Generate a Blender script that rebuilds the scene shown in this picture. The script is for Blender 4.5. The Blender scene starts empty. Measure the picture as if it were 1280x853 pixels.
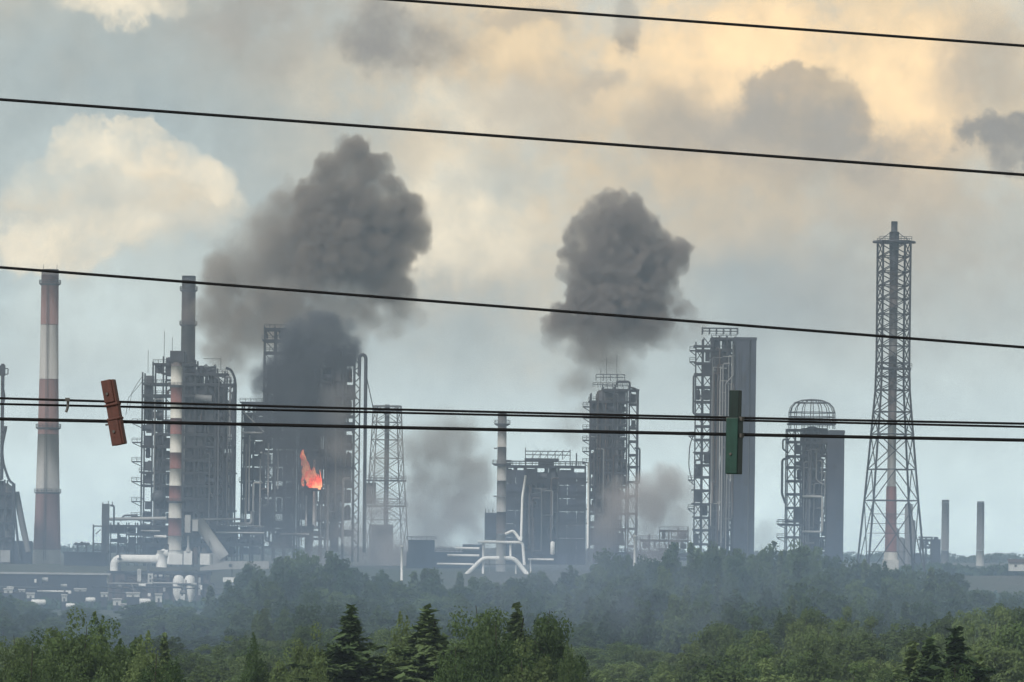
import bpy, math, random
import numpy as np
from mathutils import Matrix, Vector

scene = bpy.context.scene
col = scene.collection
R = math.radians

# ------------------------------------------------------------------ camera
F = 6170.0            # focal length in photo pixels (photo 1280 x 853)
CX, HY = 640.0, 690.0 # principal point (level camera with vertical lens shift)
CAMZ = 20.0
ROLL = R(0.65)
cam_d = bpy.data.cameras.new('camera')
cam = bpy.data.objects.new('camera', cam_d)
col.objects.link(cam)
cam_d.sensor_width = 36.0
cam_d.lens = 36.0 * F / 1280.0
cam_d.shift_y = (HY - 426.5) / 1280.0
cam_d.clip_start = 0.5
cam_d.clip_end = 30000.0
cam.matrix_world = Matrix.Translation((0, 0, CAMZ)) @ Matrix.Rotation(R(90), 4, 'X') @ Matrix.Rotation(ROLL, 4, 'Z')
scene.camera = cam

# ------------------------------------------------------------------ sun, exposure, sampling
SUN_EL, SUN_AZ = R(38), R(215)     # soft sun behind thin cloud, over the viewer's shoulder
sun_d = bpy.data.lights.new('sun', 'SUN')
sun_d.energy = 2.2
sun_d.angle = R(11)
sun_d.color = (1.0, 0.96, 0.90)
sun = bpy.data.objects.new('sun', sun_d)
col.objects.link(sun)
sdir = Vector((math.sin(SUN_AZ) * math.cos(SUN_EL), math.cos(SUN_AZ) * math.cos(SUN_EL), math.sin(SUN_EL)))
sun.rotation_euler = sdir.to_track_quat('Z', 'Y').to_euler()

scene.view_settings.view_transform = 'Standard'
scene.view_settings.look = 'None'
scene.view_settings.exposure = 0.4
scene.view_settings.gamma = 1.0
scene.view_settings.use_curve_mapping = False
scene.render.engine = 'CYCLES'
cy = scene.cycles
cy.use_denoising = True
cy.max_bounces = 5
cy.diffuse_bounces = 2
cy.glossy_bounces = 2
cy.transmission_bounces = 2
cy.volume_bounces = 1
cy.transparent_max_bounces = 16
cy.caustics_reflective = False
cy.caustics_refractive = False
cy.volume_step_rate = 2.5
cy.volume_max_steps = 512


# ------------------------------------------------------------------ node helper
def s2l(c):
    return tuple(((v / 255) / 12.92 if v / 255 <= 0.04045 else ((v / 255 + 0.055) / 1.055) ** 2.4) for v in c)


class NT:
    def __init__(self, tree):
        self.t = tree
        self.n = tree.nodes
        self.l = tree.links

    def node(self, typ, **props):
        nd = self.n.new(typ)
        for k, v in props.items():
            setattr(nd, k, v)
        return nd

    def put(self, sock, v):
        if hasattr(v, 'is_output'):
            self.l.new(v, sock)
        elif isinstance(v, (tuple, list)) and len(v) == 3 and sock.type == 'RGBA':
            sock.default_value = (*v, 1)
        else:
            sock.default_value = v

    def math(self, op, a, b=0.0, c=0.0, clamp=False):
        nd = self.node('ShaderNodeMath', operation=op)
        nd.use_clamp = clamp
        self.put(nd.inputs[0], a)
        self.put(nd.inputs[1], b)
        self.put(nd.inputs[2], c)
        return nd.outputs[0]

    def vmath(self, op, a, b=(0, 0, 0), s=None):
        nd = self.node('ShaderNodeVectorMath', operation=op)
        self.put(nd.inputs[0], a)
        self.put(nd.inputs[1], b)
        if s is not None:
            self.put(nd.inputs['Scale'], s)
        return nd.outputs['Value'] if op in ('LENGTH', 'DISTANCE', 'DOT_PRODUCT') else nd.outputs['Vector']

    def smooth(self, v, a, b, lo=0.0, hi=1.0):
        nd = self.node('ShaderNodeMapRange', interpolation_type='SMOOTHSTEP')
        self.put(nd.inputs['Value'], v)
        self.put(nd.inputs['From Min'], a)
        self.put(nd.inputs['From Max'], b)
        self.put(nd.inputs['To Min'], lo)
        self.put(nd.inputs['To Max'], hi)
        return nd.outputs[0]

    def noise(self, vec, scale, detail=4.0, rough=0.55, out=0):
        nd = self.node('ShaderNodeTexNoise')
        if vec is not None:
            self.put(nd.inputs['Vector'], vec)
        self.put(nd.inputs['Scale'], scale)
        self.put(nd.inputs['Detail'], detail)
        self.put(nd.inputs['Roughness'], rough)
        return nd.outputs[out]

    def mix(self, f, a, b, mode='MIX'):
        nd = self.node('ShaderNodeMix', data_type='RGBA', blend_type=mode)
        self.put(nd.inputs[0], f)
        self.put(nd.inputs[6], a)
        self.put(nd.inputs[7], b)
        return nd.outputs[2]


# ------------------------------------------------------------------ world: Nishita sky under a deck of evening cloud
world = bpy.data.worlds.new('World')
scene.world = world
world.use_nodes = True
wt = NT(world.node_tree)
wt.n.clear()
SKYS = 0.1
skyt = wt.node('ShaderNodeTexSky', sky_type='NISHITA')
skyt.sun_disc = False
skyt.sun_elevation = SUN_EL
skyt.sun_rotation = SUN_AZ
tc = wt.node('ShaderNodeTexCoord')
dirv = tc.outputs['Generated']
sep = wt.node('ShaderNodeSeparateXYZ')
wt.l.new(dirv, sep.inputs[0])
az = wt.math('ARCTAN2', sep.outputs[0], sep.outputs[1])
el = wt.math('ARCSINE', sep.outputs[2])
su = wt.math('MULTIPLY', az, F / 100.0)      # angles in hundreds of photo pixels
sv = wt.math('MULTIPLY', el, F / 100.0)
comb = wt.node('ShaderNodeCombineXYZ')
wt.l.new(su, comb.inputs[0])
wt.l.new(sv, comb.inputs[1])
cn = wt.node('ShaderNodeTexNoise')           # warps every cloud outline
wt.put(cn.inputs['Vector'], dirv)
cn.inputs['Scale'].default_value = 26
cn.inputs['Detail'].default_value = 8
cn.inputs['Roughness'].default_value = 0.58
warp = wt.vmath('SUBTRACT', cn.outputs['Color'], (0.5, 0.5, 0.5))
cn2 = wt.node('ShaderNodeTexNoise')
wt.put(cn2.inputs['Vector'], dirv)
cn2.inputs['Scale'].default_value = 85
cn2.inputs['Detail'].default_value = 9
cn2.inputs['Roughness'].default_value = 0.6
warp2 = wt.vmath('SUBTRACT', cn2.outputs['Color'], (0.5, 0.5, 0.5))
p0 = wt.vmath('ADD', comb.outputs[0], wt.vmath('SCALE', warp, s=1.9))
pw = wt.vmath('ADD', p0, wt.vmath('SCALE', warp2, s=1.0))
soft = wt.noise(dirv, 17, 5, 0.5)
fine = wt.noise(dirv, 60, 6, 0.62)


def skyc(c, k=1.0):
    return tuple(v * k / SKYS for v in s2l(c))


def blob(px, py, rx, ry, hard=0.35):
    """soft elliptical cloud mask, centred on a direction"""
    wx = (px - CX) * math.cos(ROLL) - (HY - py) * math.sin(ROLL)
    wz = (px - CX) * math.sin(ROLL) + (HY - py) * math.cos(ROLL)
    d = wt.vmath('SUBTRACT', pw, (wx / 100, wz / 100, 0))
    d = wt.vmath('MULTIPLY', d, (100 / rx, 100 / ry, 0))
    return wt.smooth(wt.vmath('LENGTH', d), 1.0 + hard, 1.0 - hard)


HORI = skyc((212, 228, 224), 1.58)
c_low, c_mid, c_blue = skyc((203, 217, 214), 1.15), skyc((184, 189, 182), 1.03), skyc((144, 158, 160), 1.0)
c_warm, c_hot, c_cream = skyc((212, 188, 150), 1.0), skyc((252, 217, 165), 1.0), skyc((226, 212, 184), 1.1)
c_dark, c_dark2 = skyc((126, 122, 116)), skyc((148, 142, 132))
# base: clear sky at the horizon, grey cloud higher, warmer towards the low sun-lit cloud
sky = wt.mix(0.82, skyt.outputs[0], c_mid)
sky = wt.mix(wt.smooth(wt.math('ADD', sv, wt.math('MULTIPLY', soft, 1.6)), 1.2, 4.4), c_low, sky)
bl = wt.smooth(wt.math('ADD', soft, wt.math('MULTIPLY', fine, 0.35)), 0.55, 0.85)
sky = wt.mix(wt.math('MULTIPLY', bl, wt.smooth(sv, 1.5, 3.5)), sky, c_blue)
wm = wt.smooth(wt.math('ADD', wt.math('MULTIPLY', wt.math('SUBTRACT', fine, 0.5), 2.2),
                       wt.math('MULTIPLY', wt.math('SUBTRACT', soft, 0.5), 2.4)), -0.5, 0.75)
sky = wt.mix(wt.math('MULTIPLY', wm, wt.smooth(sv, 3.0, 6.5, 0.0, 0.6)), sky, c_warm)
BL = [  # px, py, rx, ry, hard, colour, amount
    (180, 110, 330, 120, 0.6, c_blue, 0.75), (330, 150, 160, 60, 0.7, c_blue, 0.5),
    (840, 120, 420, 190, 0.7, c_warm, 0.85), (1100, 110, 260, 200, 0.7, c_warm, 0.8),
    (640, 330, 190, 110, 0.7, c_warm, 0.45),
    (610, 60, 90, 70, 0.6, c_warm, 0.8), (380, 30, 170, 55, 0.6, c_dark2, 0.55), (140, 8, 60, 24, 0.5, c_cream, 0.8),
    (950, 45, 110, 60, 0.6, c_hot, 0.75), (1125, 120, 70, 95, 0.55, c_hot, 0.85), (620, 150, 100, 34, 0.6, c_cream, 0.8),
    (820, 95, 160, 60, 0.7, c_hot, 0.35), (960, 105, 90, 70, 0.6, c_hot, 0.5),
    (130, 245, 82, 58, 0.24, c_cream, 0.5), (212, 258, 66, 54, 0.24, c_cream, 0.5), (150, 290, 130, 50, 0.5, c_warm, 0.6), (100, 312, 90, 30, 0.3, c_cream, 0.7), (150, 262, 40, 22, 0.7, c_mid, 0.5), (75, 285, 50, 16, 0.6, c_mid, 0.5), (235, 300, 70, 22, 0.8, c_mid, 0.45), (195, 222, 40, 22, 0.5, c_hot, 0.3), (112, 200, 36, 28, 0.2, c_cream, 0.55), (165, 196, 32, 26, 0.2, c_cream, 0.55), (205, 216, 36, 30, 0.2, c_cream, 0.5), (246, 244, 32, 32, 0.22, c_cream, 0.5), (60, 300, 44, 20, 0.3, c_cream, 0.5),
    (555, 275, 55, 60, 0.5, c_cream, 0.85), (600, 300, 70, 40, 0.6, c_cream, 0.6),
    (515, 62, 80, 42, 0.42, c_dark, 0.8), (470, 45, 40, 40, 0.6, c_dark, 0.5),
    (800, 40, 28, 36, 0.35, c_dark, 0.8), (680, 145, 90, 45, 0.7, c_dark2, 0.6),
    (1000, 147, 86, 52, 0.16, c_dark, 0.66), (1010, 195, 160, 42, 0.6, c_dark2, 0.9), (960, 170, 120, 40, 0.6, c_dark2, 0.6), (880, 150, 70, 50, 0.6, c_dark2, 0.55),
    (1215, 172, 38, 18, 0.45, c_dark, 0.9), (1285, 190, 60, 34, 0.2, c_dark, 0.95), (755, 115, 26, 14, 0.7, c_dark2, 0.5), (660, 30, 40, 18, 0.5, c_dark2, 0.5), (300, 25, 70, 22, 0.4, c_dark2, 0.5),
    (1230, 90, 70, 60, 0.7, c_dark2, 0.6), (1190, 300, 130, 60, 0.7, c_dark2, 0.35),
    (960, 340, 150, 70, 0.7, c_blue, 0.55), (1000, 250, 200, 45, 0.7, c_dark2, 0.35), (620, 240, 70, 26, 0.6, c_blue, 0.45),
    (60, 400, 120, 40, 0.8, c_low, 0.5), (1130, 330, 260, 120, 0.7, c_dark2, 0.4), (900, 260, 160, 70, 0.7, c_warm, 0.4), (1180, 420, 200, 50, 0.8, c_dark2, 0.25),
]
for (px, py, rx, ry, hd, cc, am) in BL:
    m = blob(px, py, rx, ry, hd)
    tex = wt.smooth(fine, 0.34, 0.60, 0.42, 1.0)
    sky = wt.mix(wt.math('MULTIPLY', wt.math('MULTIPLY', m, tex), am), sky, cc)
sky = wt.mix(wt.smooth(sv, 2.0, -0.2, 0.0, 0.8), sky, HORI)
grain = wt.noise(dirv, 150, 7, 0.68)
sky = wt.vmath('SCALE', sky, s=wt.math('ADD', 1.0, wt.math('ADD', wt.math('MULTIPLY', wt.math('SUBTRACT', grain, 0.5), 0.34), wt.math('MULTIPLY', wt.math('SUBTRACT', fine, 0.5), 0.44))))
bg = wt.node('ShaderNodeBackground')
bg.inputs['Strength'].default_value = SKYS
wt.l.new(sky, bg.inputs['Color'])
wo = wt.node('ShaderNodeOutputWorld')
wt.l.new(bg.outputs[0], wo.inputs['Surface'])
world.cycles.sampling_method = 'MANUAL'
world.cycles.sample_map_resolution = 1024


# ------------------------------------------------------------------ pixel -> world
def unroll(px, py):
    ix, iy = px - CX, HY - py
    return ix * math.cos(ROLL) - iy * math.sin(ROLL), ix * math.sin(ROLL) + iy * math.cos(ROLL)


def W(px, py, Y):
    a, b = unroll(px, py)
    return Vector((a * Y / F, Y, CAMZ + b * Y / F))


def gz(Y, x=0.0):
    """height of the ground"""
    if Y < 430:
        h = 0.0
    elif Y < 640:
        t = (Y - 430) / 210
        h = -7 * t * t * (3 - 2 * t)
    elif Y < 1500:
        h = -7.0
    elif Y < 1795:
        h = -7.0 + 5.0 * (Y - 1500) / 295
    elif Y < 1885:
        t = (Y - 1795) / 90
        h = -2 + 14.5 * t * t * (3 - 2 * t)
    else:
        h = 12.5 + min(1.0, (Y - 1885) / 1200) * 3.0
    return h


# ------------------------------------------------------------------ materials
MATS = {}


def mat(name, c, rough=0.75, var=0.25, scale=0.12, streak=0.25, metal=0.0, spec=0.3, bump=0.0):
    m = bpy.data.materials.new(name)
    m.use_nodes = True
    t = NT(m.node_tree)
    b = t.n['Principled BSDF']
    co = t.node('ShaderNodeTexCoord').outputs['Object']
    n1 = t.noise(co, scale, 6, 0.62)
    n2 = t.noise(t.vmath('MULTIPLY', co, (1.0, 1.0, 0.08)), scale * 6, 4, 0.6)
    v = t.math('ADD', t.math('MULTIPLY', t.math('SUBTRACT', n1, 0.5), var * 2.6),
               t.math('MULTIPLY', t.math('SUBTRACT', n2, 0.5), streak * 2.6))
    k = t.math('ADD', v, 1.0)
    t.l.new(t.vmath('SCALE', (c[0], c[1], c[2]), s=k), b.inputs['Base Color'])
    b.inputs['Roughness'].default_value = rough
    b.inputs['Metallic'].default_value = metal
    b.inputs['Specular IOR Level'].default_value = 0.08 if name == 'wire' else spec
    if bump:
        bn = t.node('ShaderNodeBump')
        bn.inputs['Strength'].default_value = bump
        bn.inputs['Distance'].default_value = 0.02
        t.l.new(t.noise(co, scale * 12, 4), bn.inputs['Height'])
        t.l.new(bn.outputs[0], b.inputs['Normal'])
    MATS[name] = m
    return m


mat('steel_dark', (0.034, 0.035, 0.042), 0.7, 0.35)
mat('steel_mid', (0.062, 0.063, 0.07), 0.7, 0.35)
mat('steel_rust', (0.070, 0.052, 0.044), 0.85, 0.45)
mat('steel_light', (0.15, 0.15, 0.155), 0.6, 0.3)
mat('cladding', (0.036, 0.043, 0.064), 0.6, 0.18, 0.08, 0.3)
mat('cladding_pale', (0.046, 0.053, 0.074), 0.6, 0.2, 0.08, 0.35)
mat('cladding_dark', (0.038, 0.042, 0.056), 0.7, 0.25, 0.08, 0.35)
mat('vessel', (0.056, 0.057, 0.066), 0.55, 0.25, 0.1, 0.35)
mat('block_mauve', (0.125, 0.105, 0.11), 0.85, 0.3, 0.1, 0.35)
mat('concrete', (0.30, 0.285, 0.265), 0.9, 0.12, 0.07, 0.25)
mat('chimney_grey', (0.35, 0.34, 0.33), 0.9, 0.14, 0.06, 0.28)
mat('chimney_red', (0.190, 0.115, 0.108), 0.9, 0.16, 0.06, 0.28)
mat('chimney_dark', (0.105, 0.088, 0.085), 0.9, 0.2, 0.06, 0.3)
mat('stack_grey', (0.14, 0.135, 0.135), 0.8, 0.2, 0.06, 0.35)
mat('flare_red', (0.185, 0.078, 0.068), 0.8, 0.2, 0.08, 0.3)
mat('flare_white', (0.52, 0.50, 0.46), 0.8, 0.15, 0.08, 0.25)
mat('pipe_white', (0.76, 0.75, 0.73), 0.55, 0.12, 0.1, 0.18)
mat('pipe_grey', (0.36, 0.36, 0.355), 0.55, 0.2, 0.1, 0.2)
mat('duct_grey', (0.33, 0.325, 0.315), 0.6, 0.15, 0.08, 0.2)
mat('shed_white', (0.55, 0.55, 0.53), 0.7, 0.15, 0.2, 0.2)
mat('tower_black', (0.022, 0.022, 0.025), 0.7, 0.3)
mat('wire', (0.010, 0.010, 0.011), 0.8, 0.2, 5.0, 0.1)
mat('spacer_red', (0.078, 0.027, 0.020), 0.6, 0.4, 9.0, 0.35, bump=0.25)
mat('spacer_green_dark', (0.007, 0.018, 0.017), 0.5, 0.3, 8.0, 0.3, bump=0.2)
mat('spacer_green', (0.011, 0.042, 0.033), 0.5, 0.35, 8.0, 0.3, bump=0.2)
mat('bolt_steel', (0.09, 0.085, 0.08), 0.5, 0.3, 10, 0.1, 0.6)
mat('bark', (0.06, 0.048, 0.036), 0.95, 0.3, 1.5, 0.3)


def leaf_mat(name, c, c2, trans=0.35):
    m = bpy.data.materials.new(name)
    m.use_nodes = True
    t = NT(m.node_tree)
    t.n.clear()
    oi = t.node('ShaderNodeObjectInfo')
    co = t.node('ShaderNodeTexCoord').outputs['Object']
    n1 = t.noise(co, 0.55, 3, 0.6)
    n2 = t.noise(co, 7.0, 1, 0.5)
    f = t.math('ADD', t.math('MULTIPLY', n1, 0.9), t.math('MULTIPLY', n2, 0.5))
    f = t.math('ADD', f, t.math('MULTIPLY', oi.outputs['Random'], 0.7))
    cc = t.mix(t.smooth(f, 0.55, 1.45), c, c2)
    vv = t.math('ADD', 0.8, t.math('MULTIPLY', t.math('FRACT', t.math('MULTIPLY', oi.outputs['Random'], 7.31)), 0.4))
    cc = t.vmath('SCALE', cc, s=vv)
    d = t.node('ShaderNodeBsdfDiffuse')
    tr = t.node('ShaderNodeBsdfTranslucent')
    t.l.new(cc, d.inputs['Color'])
    t.l.new(cc, tr.inputs['Color'])
    mx = t.node('ShaderNodeMixShader')
    mx.inputs[0].default_value = trans
    t.l.new(d.outputs[0], mx.inputs[1])
    t.l.new(tr.outputs[0], mx.inputs[2])
    o = t.node('ShaderNodeOutputMaterial')
    t.l.new(mx.outputs[0], o.inputs['Surface'])
    MATS[name] = m


leaf_mat('leaf_mid', (0.047, 0.082, 0.034), (0.104, 0.15, 0.06))
leaf_mat('leaf_light', (0.072, 0.12, 0.046), (0.146, 0.2, 0.082))
leaf_mat('leaf_dark', (0.042, 0.078, 0.042), (0.082, 0.122, 0.060))
leaf_mat('needle', (0.052, 0.088, 0.042), (0.130, 0.178, 0.078), 0.2)


# ------------------------------------------------------------------ object helpers
def tag(o, label=None, cat=None, group=None, kind=None):
    if label:
        o['label'] = label
    if cat:
        o['category'] = cat
    if group:
        o['group'] = group
    if kind:
        o['kind'] = kind
    return o


def mesh_np(name, verts, quads, smooth=None, mats=None):
    """mesh from numpy arrays of vertices and faces of one size"""
    me = bpy.data.meshes.new(name)
    n = len(quads)
    k = quads.shape[1]
    me.vertices.add(len(verts))
    me.vertices.foreach_set('co', verts.astype(np.float32).ravel())
    me.loops.add(n * k)
    me.loops.foreach_set('vertex_index', quads.astype(np.int32).ravel())
    me.polygons.add(n)
    me.polygons.foreach_set('loop_start', np.arange(0, n * k, k, dtype=np.int32))
    me.polygons.foreach_set('loop_total', np.full(n, k, dtype=np.int32))
    me.update(calc_edges=True)
    me.validate()
    return me


def obj(name, me, parent=None, m=None):
    if m is not None and not me.materials:
        me.materials.append(MATS[m])
    o = bpy.data.objects.new(name, me)
    col.objects.link(o)
    if parent is not None:
        o.parent = parent
    return o


class MB:
    """collects simple shapes in photo-pixel units: (px to the right, py downward, d = depth away from the viewer)"""

    def __init__(self):
        self.v, self.f, self.s = [], [], []

    def quadbox(self, c):
        b = len(self.v)
        self.v += c
        for q in ((0, 1, 3, 2), (4, 6, 7, 5), (0, 4, 5, 1), (2, 3, 7, 6), (0, 2, 6, 4), (1, 5, 7, 3)):
            self.f.append(tuple(b + i for i in q))
            self.s.append(False)
        return self

    def box(self, x0, x1, y0, y1, d0, d1):
        return self.quadbox([(x, y, d) for x in (x0, x1) for y in (y0, y1) for d in (d0, d1)])

    def bar(self, p, q, w, w2=None):
        p, q = Vector(p), Vector(q)
        w2 = w2 or w
        a = (q - p).normalized()
        u = a.cross(Vector((0, 0, 1)))
        if u.length < 1e-3:
            u = Vector((1, 0, 0))
        u.normalize()
        v = a.cross(u).normalized()
        return self.quadbox([tuple(e + u * (w / 2 * i) + v * (w2 / 2 * j)) for e in (p, q) for i in (-1, 1) for j in (-1, 1)])

    def sweep(self, pts, r, n=8, caps=True):
        pts = [Vector(p) for p in pts]
        rs = r if isinstance(r, (list, tuple)) else [r] * len(pts)
        b0 = len(self.v)
        prev = None
        for i, p in enumerate(pts):
            t = (pts[min(i + 1, len(pts) - 1)] - pts[max(i - 1, 0)]).normalized()
            if prev is None:
                u = t.cross(Vector((0, 0, 1)))
                if u.length < 1e-3:
                    u = Vector((1, 0, 0))
            else:
                u = prev - t * prev.dot(t)
            u.normalize()
            prev = u
            v = t.cross(u)
            for k in range(n):
                a = 2 * math.pi * k / n
                self.v.append(tuple(p + u * (rs[i] * math.cos(a)) + v * (rs[i] * math.sin(a))))
        for i in range(len(pts) - 1):
            for k in range(n):
                a, b = b0 + i * n + k, b0 + i * n + (k + 1) % n
                self.f.append((a, b, b + n, a + n))
                self.s.append(True)
        if caps:
            self.f.append(tuple(b0 + k for k in range(n)))
            self.s.append(False)
            e = b0 + (len(pts) - 1) * n
            self.f.append(tuple(e + n - 1 - k for k in range(n)))
            self.s.append(False)
        return self

    def tube(self, p, q, r, n=10, r2=None):
        return self.sweep([p, q], [r, r if r2 is None else r2], n)

    def pipe(self, pts, r, bend=None, n=8):
        """pipe with rounded elbows"""
        bend = bend or r * 2.2
        pts = [Vector(p) for p in pts]
        out = [pts[0]]
        for i in range(1, len(pts) - 1):
            a, c = (pts[i - 1] - pts[i]), (pts[i + 1] - pts[i])
            la, lc = min(bend, a.length * .48), min(bend, c.length * .48)
            s, e = pts[i] + a.normalized() * la, pts[i] + c.normalized() * lc
            for k in range(5):
                t = k / 4
                out.append(s.lerp(pts[i], t).lerp(pts[i].lerp(e, t), t))
        out.append(pts[-1])
        return self.sweep(out, r, n)

    def lathe(self, cx, d, prof, n=20):
        """prof: list of (radius, py) about a vertical axis"""
        b0 = len(self.v)
        for (r, y) in prof:
            for k in range(n):
                a = 2 * math.pi * k / n
                self.v.append((cx + r * math.cos(a), y, d + r * math.sin(a)))
        for i in range(len(prof) - 1):
            for k in range(n):
                a, b = b0 + i * n + k, b0 + i * n + (k + 1) % n
                self.f.append((a, b, b + n, a + n))
                self.s.append(True)
        self.f.append(tuple(b0 + k for k in range(n)))
        self.s.append(False)
        e = b0 + (len(prof) - 1) * n
        self.f.append(tuple(e + n - 1 - k for k in range(n)))
        self.s.append(False)
        return self

    def ball(self, cx, cy, d, r, n=12, ry=None, y_cut=None):
        ry = ry or r
        prof = [(max(r * math.sin(math.pi * i / 6), 0.01), cy - ry * math.cos(math.pi * i / 6)) for i in range(7)]
        return self.lathe(cx, d, prof, n)

    def rail(self, x0, x1, y, d, h=4.0, step=5.0, w=0.6):
        """handrail along x"""
        n = max(1, int(abs(x1 - x0) / step))
        for i in range(n + 1):
            x = x0 + (x1 - x0) * i / n
            self.bar((x, y, d), (x, y - h, d), w)
        for k in (1.0, 0.55):
            self.bar((x0, y - h * k, d), (x1, y - h * k, d), w)
        return self


class Thing:
    """a thing standing at a pixel of the photograph, at distance Y; its parts are drawn in photo pixels"""

    def __init__(self, name, label, cat, px, py, Y, group=None, pyref=None, rot=0.0):
        self.Y, self.k = Y, Y / F
        self.px, self.py = px, py
        self.pyref = py if pyref is None else pyref
        loc = W(px, py, Y)
        loc.x = W(px, self.pyref, Y).x
        self.root = bpy.data.objects.new(name, None)
        col.objects.link(self.root)
        self.root.location = loc
        self.root.rotation_euler = (0, 0, rot)
        self.root.empty_display_size = 2
        tag(self.root, label, cat, group)
        self.ca, self.sa = math.cos(ROLL), math.sin(ROLL)

    def conv(self, v):
        k = self.k
        return ((v[0] - self.px) * k, v[2] * k, (self.py - v[1]) * k)

    def add(self, name, mb, m, parent=None, label=None):
        me = bpy.data.meshes.new(name)
        me.from_pydata([self.conv(v) for v in mb.v], [], [tuple(reversed(f)) for f in mb.f])
        me.polygons.foreach_set('use_smooth', mb.s)
        me.materials.append(MATS[m])
        o = obj(name, me, parent or self.root)
        if label:
            o['label'] = label
        return o


#__GROUND__
# ------------------------------------------------------------------ ground: one sheet to the horizon
def build_ground():
    ys = np.concatenate([np.arange(-60, 400, 60), np.arange(400, 700, 15), np.arange(700, 1480, 80),
                         np.arange(1480, 1860, 15), np.arange(1900, 6001, 200)])
    xs = np.linspace(-1150, 1150, 70)
    rng = np.random.default_rng(3)
    V = np.array([(x, y, gz(y) + 0.35 * math.sin(x * .021 + y * .013) + rng.normal() * .12) for y in ys for x in xs])
    nx = len(xs)
    Q = np.array([(j * nx + i, j * nx + i + 1, (j + 1) * nx + i + 1, (j + 1) * nx + i)
                  for j in range(len(ys) - 1) for i in range(nx - 1)])
    me = mesh_np('ground', V, Q)
    me.polygons.foreach_set('use_smooth', [True] * len(me.polygons))
    m = bpy.data.materials.new('ground_scrub')
    m.use_nodes = True
    t = NT(m.node_tree)
    co = t.node('ShaderNodeTexCoord').outputs['Object']
    n1 = t.noise(t.vmath('MULTIPLY', co, (1, 0.35, 1)), 0.012, 6, 0.65)
    n2 = t.noise(co, 0.12, 6, 0.65)
    c = t.mix(t.smooth(n1, 0.38, 0.62), (0.038, 0.052, 0.026), (0.070, 0.062, 0.046))
    c = t.mix(t.smooth(n2, 0.4, 0.7), c, (0.032, 0.044, 0.020))
    t.l.new(c, t.n['Principled BSDF'].inputs['Base Color'])
    t.n['Principled BSDF'].inputs['Roughness'].default_value = 0.95
    MATS['ground_scrub'] = m
    tag(obj('ground', me, m='ground_scrub'), kind='structure')


build_ground()

#__PLANT__
# ------------------------------------------------------------------ chimneys and stacks
def bands(T, cx, d, prof, segs, n=20, names=('band', 'band')):
    """stack shaft: prof = [(py, radius)] from top to bottom, segs = [(py0, py1, material)]"""
    ys = [p[0] for p in prof]
    rs = [p[1] for p in prof]
    for (a, b, m) in segs:
        yy = sorted(set([a, b] + [y for y in ys if a < y < b]))
        T.add('band', MB().lathe(cx, d, [(float(np.interp(y, ys, rs)), y) for y in yy], n), m)


def gallery(T, cx, d, py, r, n=16, h=4.5, m='steel_mid'):
    """ring platform with a handrail round a stack"""
    g = T.add('gallery', MB().lathe(cx, d, [(r - 2.2, py - .5), (r, py - .5), (r, py + .6), (r - 3.0, py + 2.6)], n), m)
    mb = MB()
    P = [(cx + r * math.cos(2 * math.pi * k / n), d + r * math.sin(2 * math.pi * k / n)) for k in range(n)]
    for k in range(n):
        a, b = P[k], P[(k + 1) % n]
        mb.bar((a[0], py, a[1]), (a[0], py - h, a[1]), .5)
        for q in (1.0, .5):
            mb.bar((a[0], py - h * q, a[1]), (b[0], py - h * q, b[1]), .5)
    T.add('railing', mb, m, g)


T = Thing('tall_chimney', 'tall tapering concrete chimney with faded red and white bands, widest at its foot', 'chimney', 58.5, 708, 2010)
bands(T, 58.5, 0, [(337, 10.8), (407, 11.2), (475, 12), (543, 13.2), (617, 15), (688, 17.2), (708, 18)],
      [(337, 344, 'chimney_dark'), (344.2, 406, 'chimney_red'), (406.2, 474, 'chimney_grey'), (474.2, 543, 'chimney_red'),
       (543.2, 616, 'chimney_grey'), (616.2, 687, 'chimney_red'), (687.2, 712, 'flare_white')], 28)
for py, r in ((355, 13.4), (535, 15.6), (616, 16.6)):
    gallery(T, 58.5, 0, py, r, 16)
T.add('ladder', MB().bar((56, 350, -11.5), (56, 700, -18), .5).bar((58, 350, -11.5), (58, 700, -18), .5), 'steel_mid')
T.add('lightning_rod', MB().bar((50, 337, 0), (50, 331, 0), .5), 'steel_mid')
T.add('lightning_rod', MB().bar((67, 337, 0), (67, 331, 0), .5), 'steel_mid')

T = Thing('grey_stack', 'slender dark grey stack rising behind the stepped steel process unit', 'chimney', 222, 700, 2060, pyref=400)
T.px = 235.5
T.root.location.x = W(235.5, 400, 2060).x
bands(T, 235.5, 0, [(345, 8.6), (405, 8.8), (700, 10)], [(345, 351, 'steel_dark'), (351.2, 406, 'chimney_dark'), (406.2, 700, 'stack_grey')], 20)
for py in (363, 406):
    gallery(T, 235.5, 0, py, 11, 14)

T = Thing('flare_stack', 'red and white banded flare stack with square bands in front of the stepped process unit', 'flare stack', 219.5, 700, 1925, pyref=580)
segs, cols_, y = [], ['chimney_dark', 'flare_white', 'flare_red', 'flare_white', 'flare_red', 'flare_white', 'flare_red', 'flare_white', 'flare_red', 'flare_white', 'flare_red', 'flare_white'], 438
for a, b, m in zip([440, 458, 482, 505, 523, 543, 566, 586, 607.5, 627, 648, 670], [458, 482, 505, 523, 543, 566, 586, 607.5, 627, 648, 670, 690], cols_):
    segs.append((a + .1, b - .1, m))
bands(T, 219.5, 0, [(440, 7), (600, 7.4), (700, 9)], segs, 18)
T.add('base_ring', MB().lathe(219.5, 0, [(10.5, 688), (11, 691), (11, 705)], 18), 'pipe_white')
for py in (482, 627):
    gallery(T, 219.5, 0, py, 10.5, 14, 3.5)
T.add('ladder', MB().bar((227.5, 460, -2), (228.5, 690, -3), .8), 'steel_mid')
T.add('tip', MB().box(211.5, 229, 439, 453, -7, 9), 'steel_dark')


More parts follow.
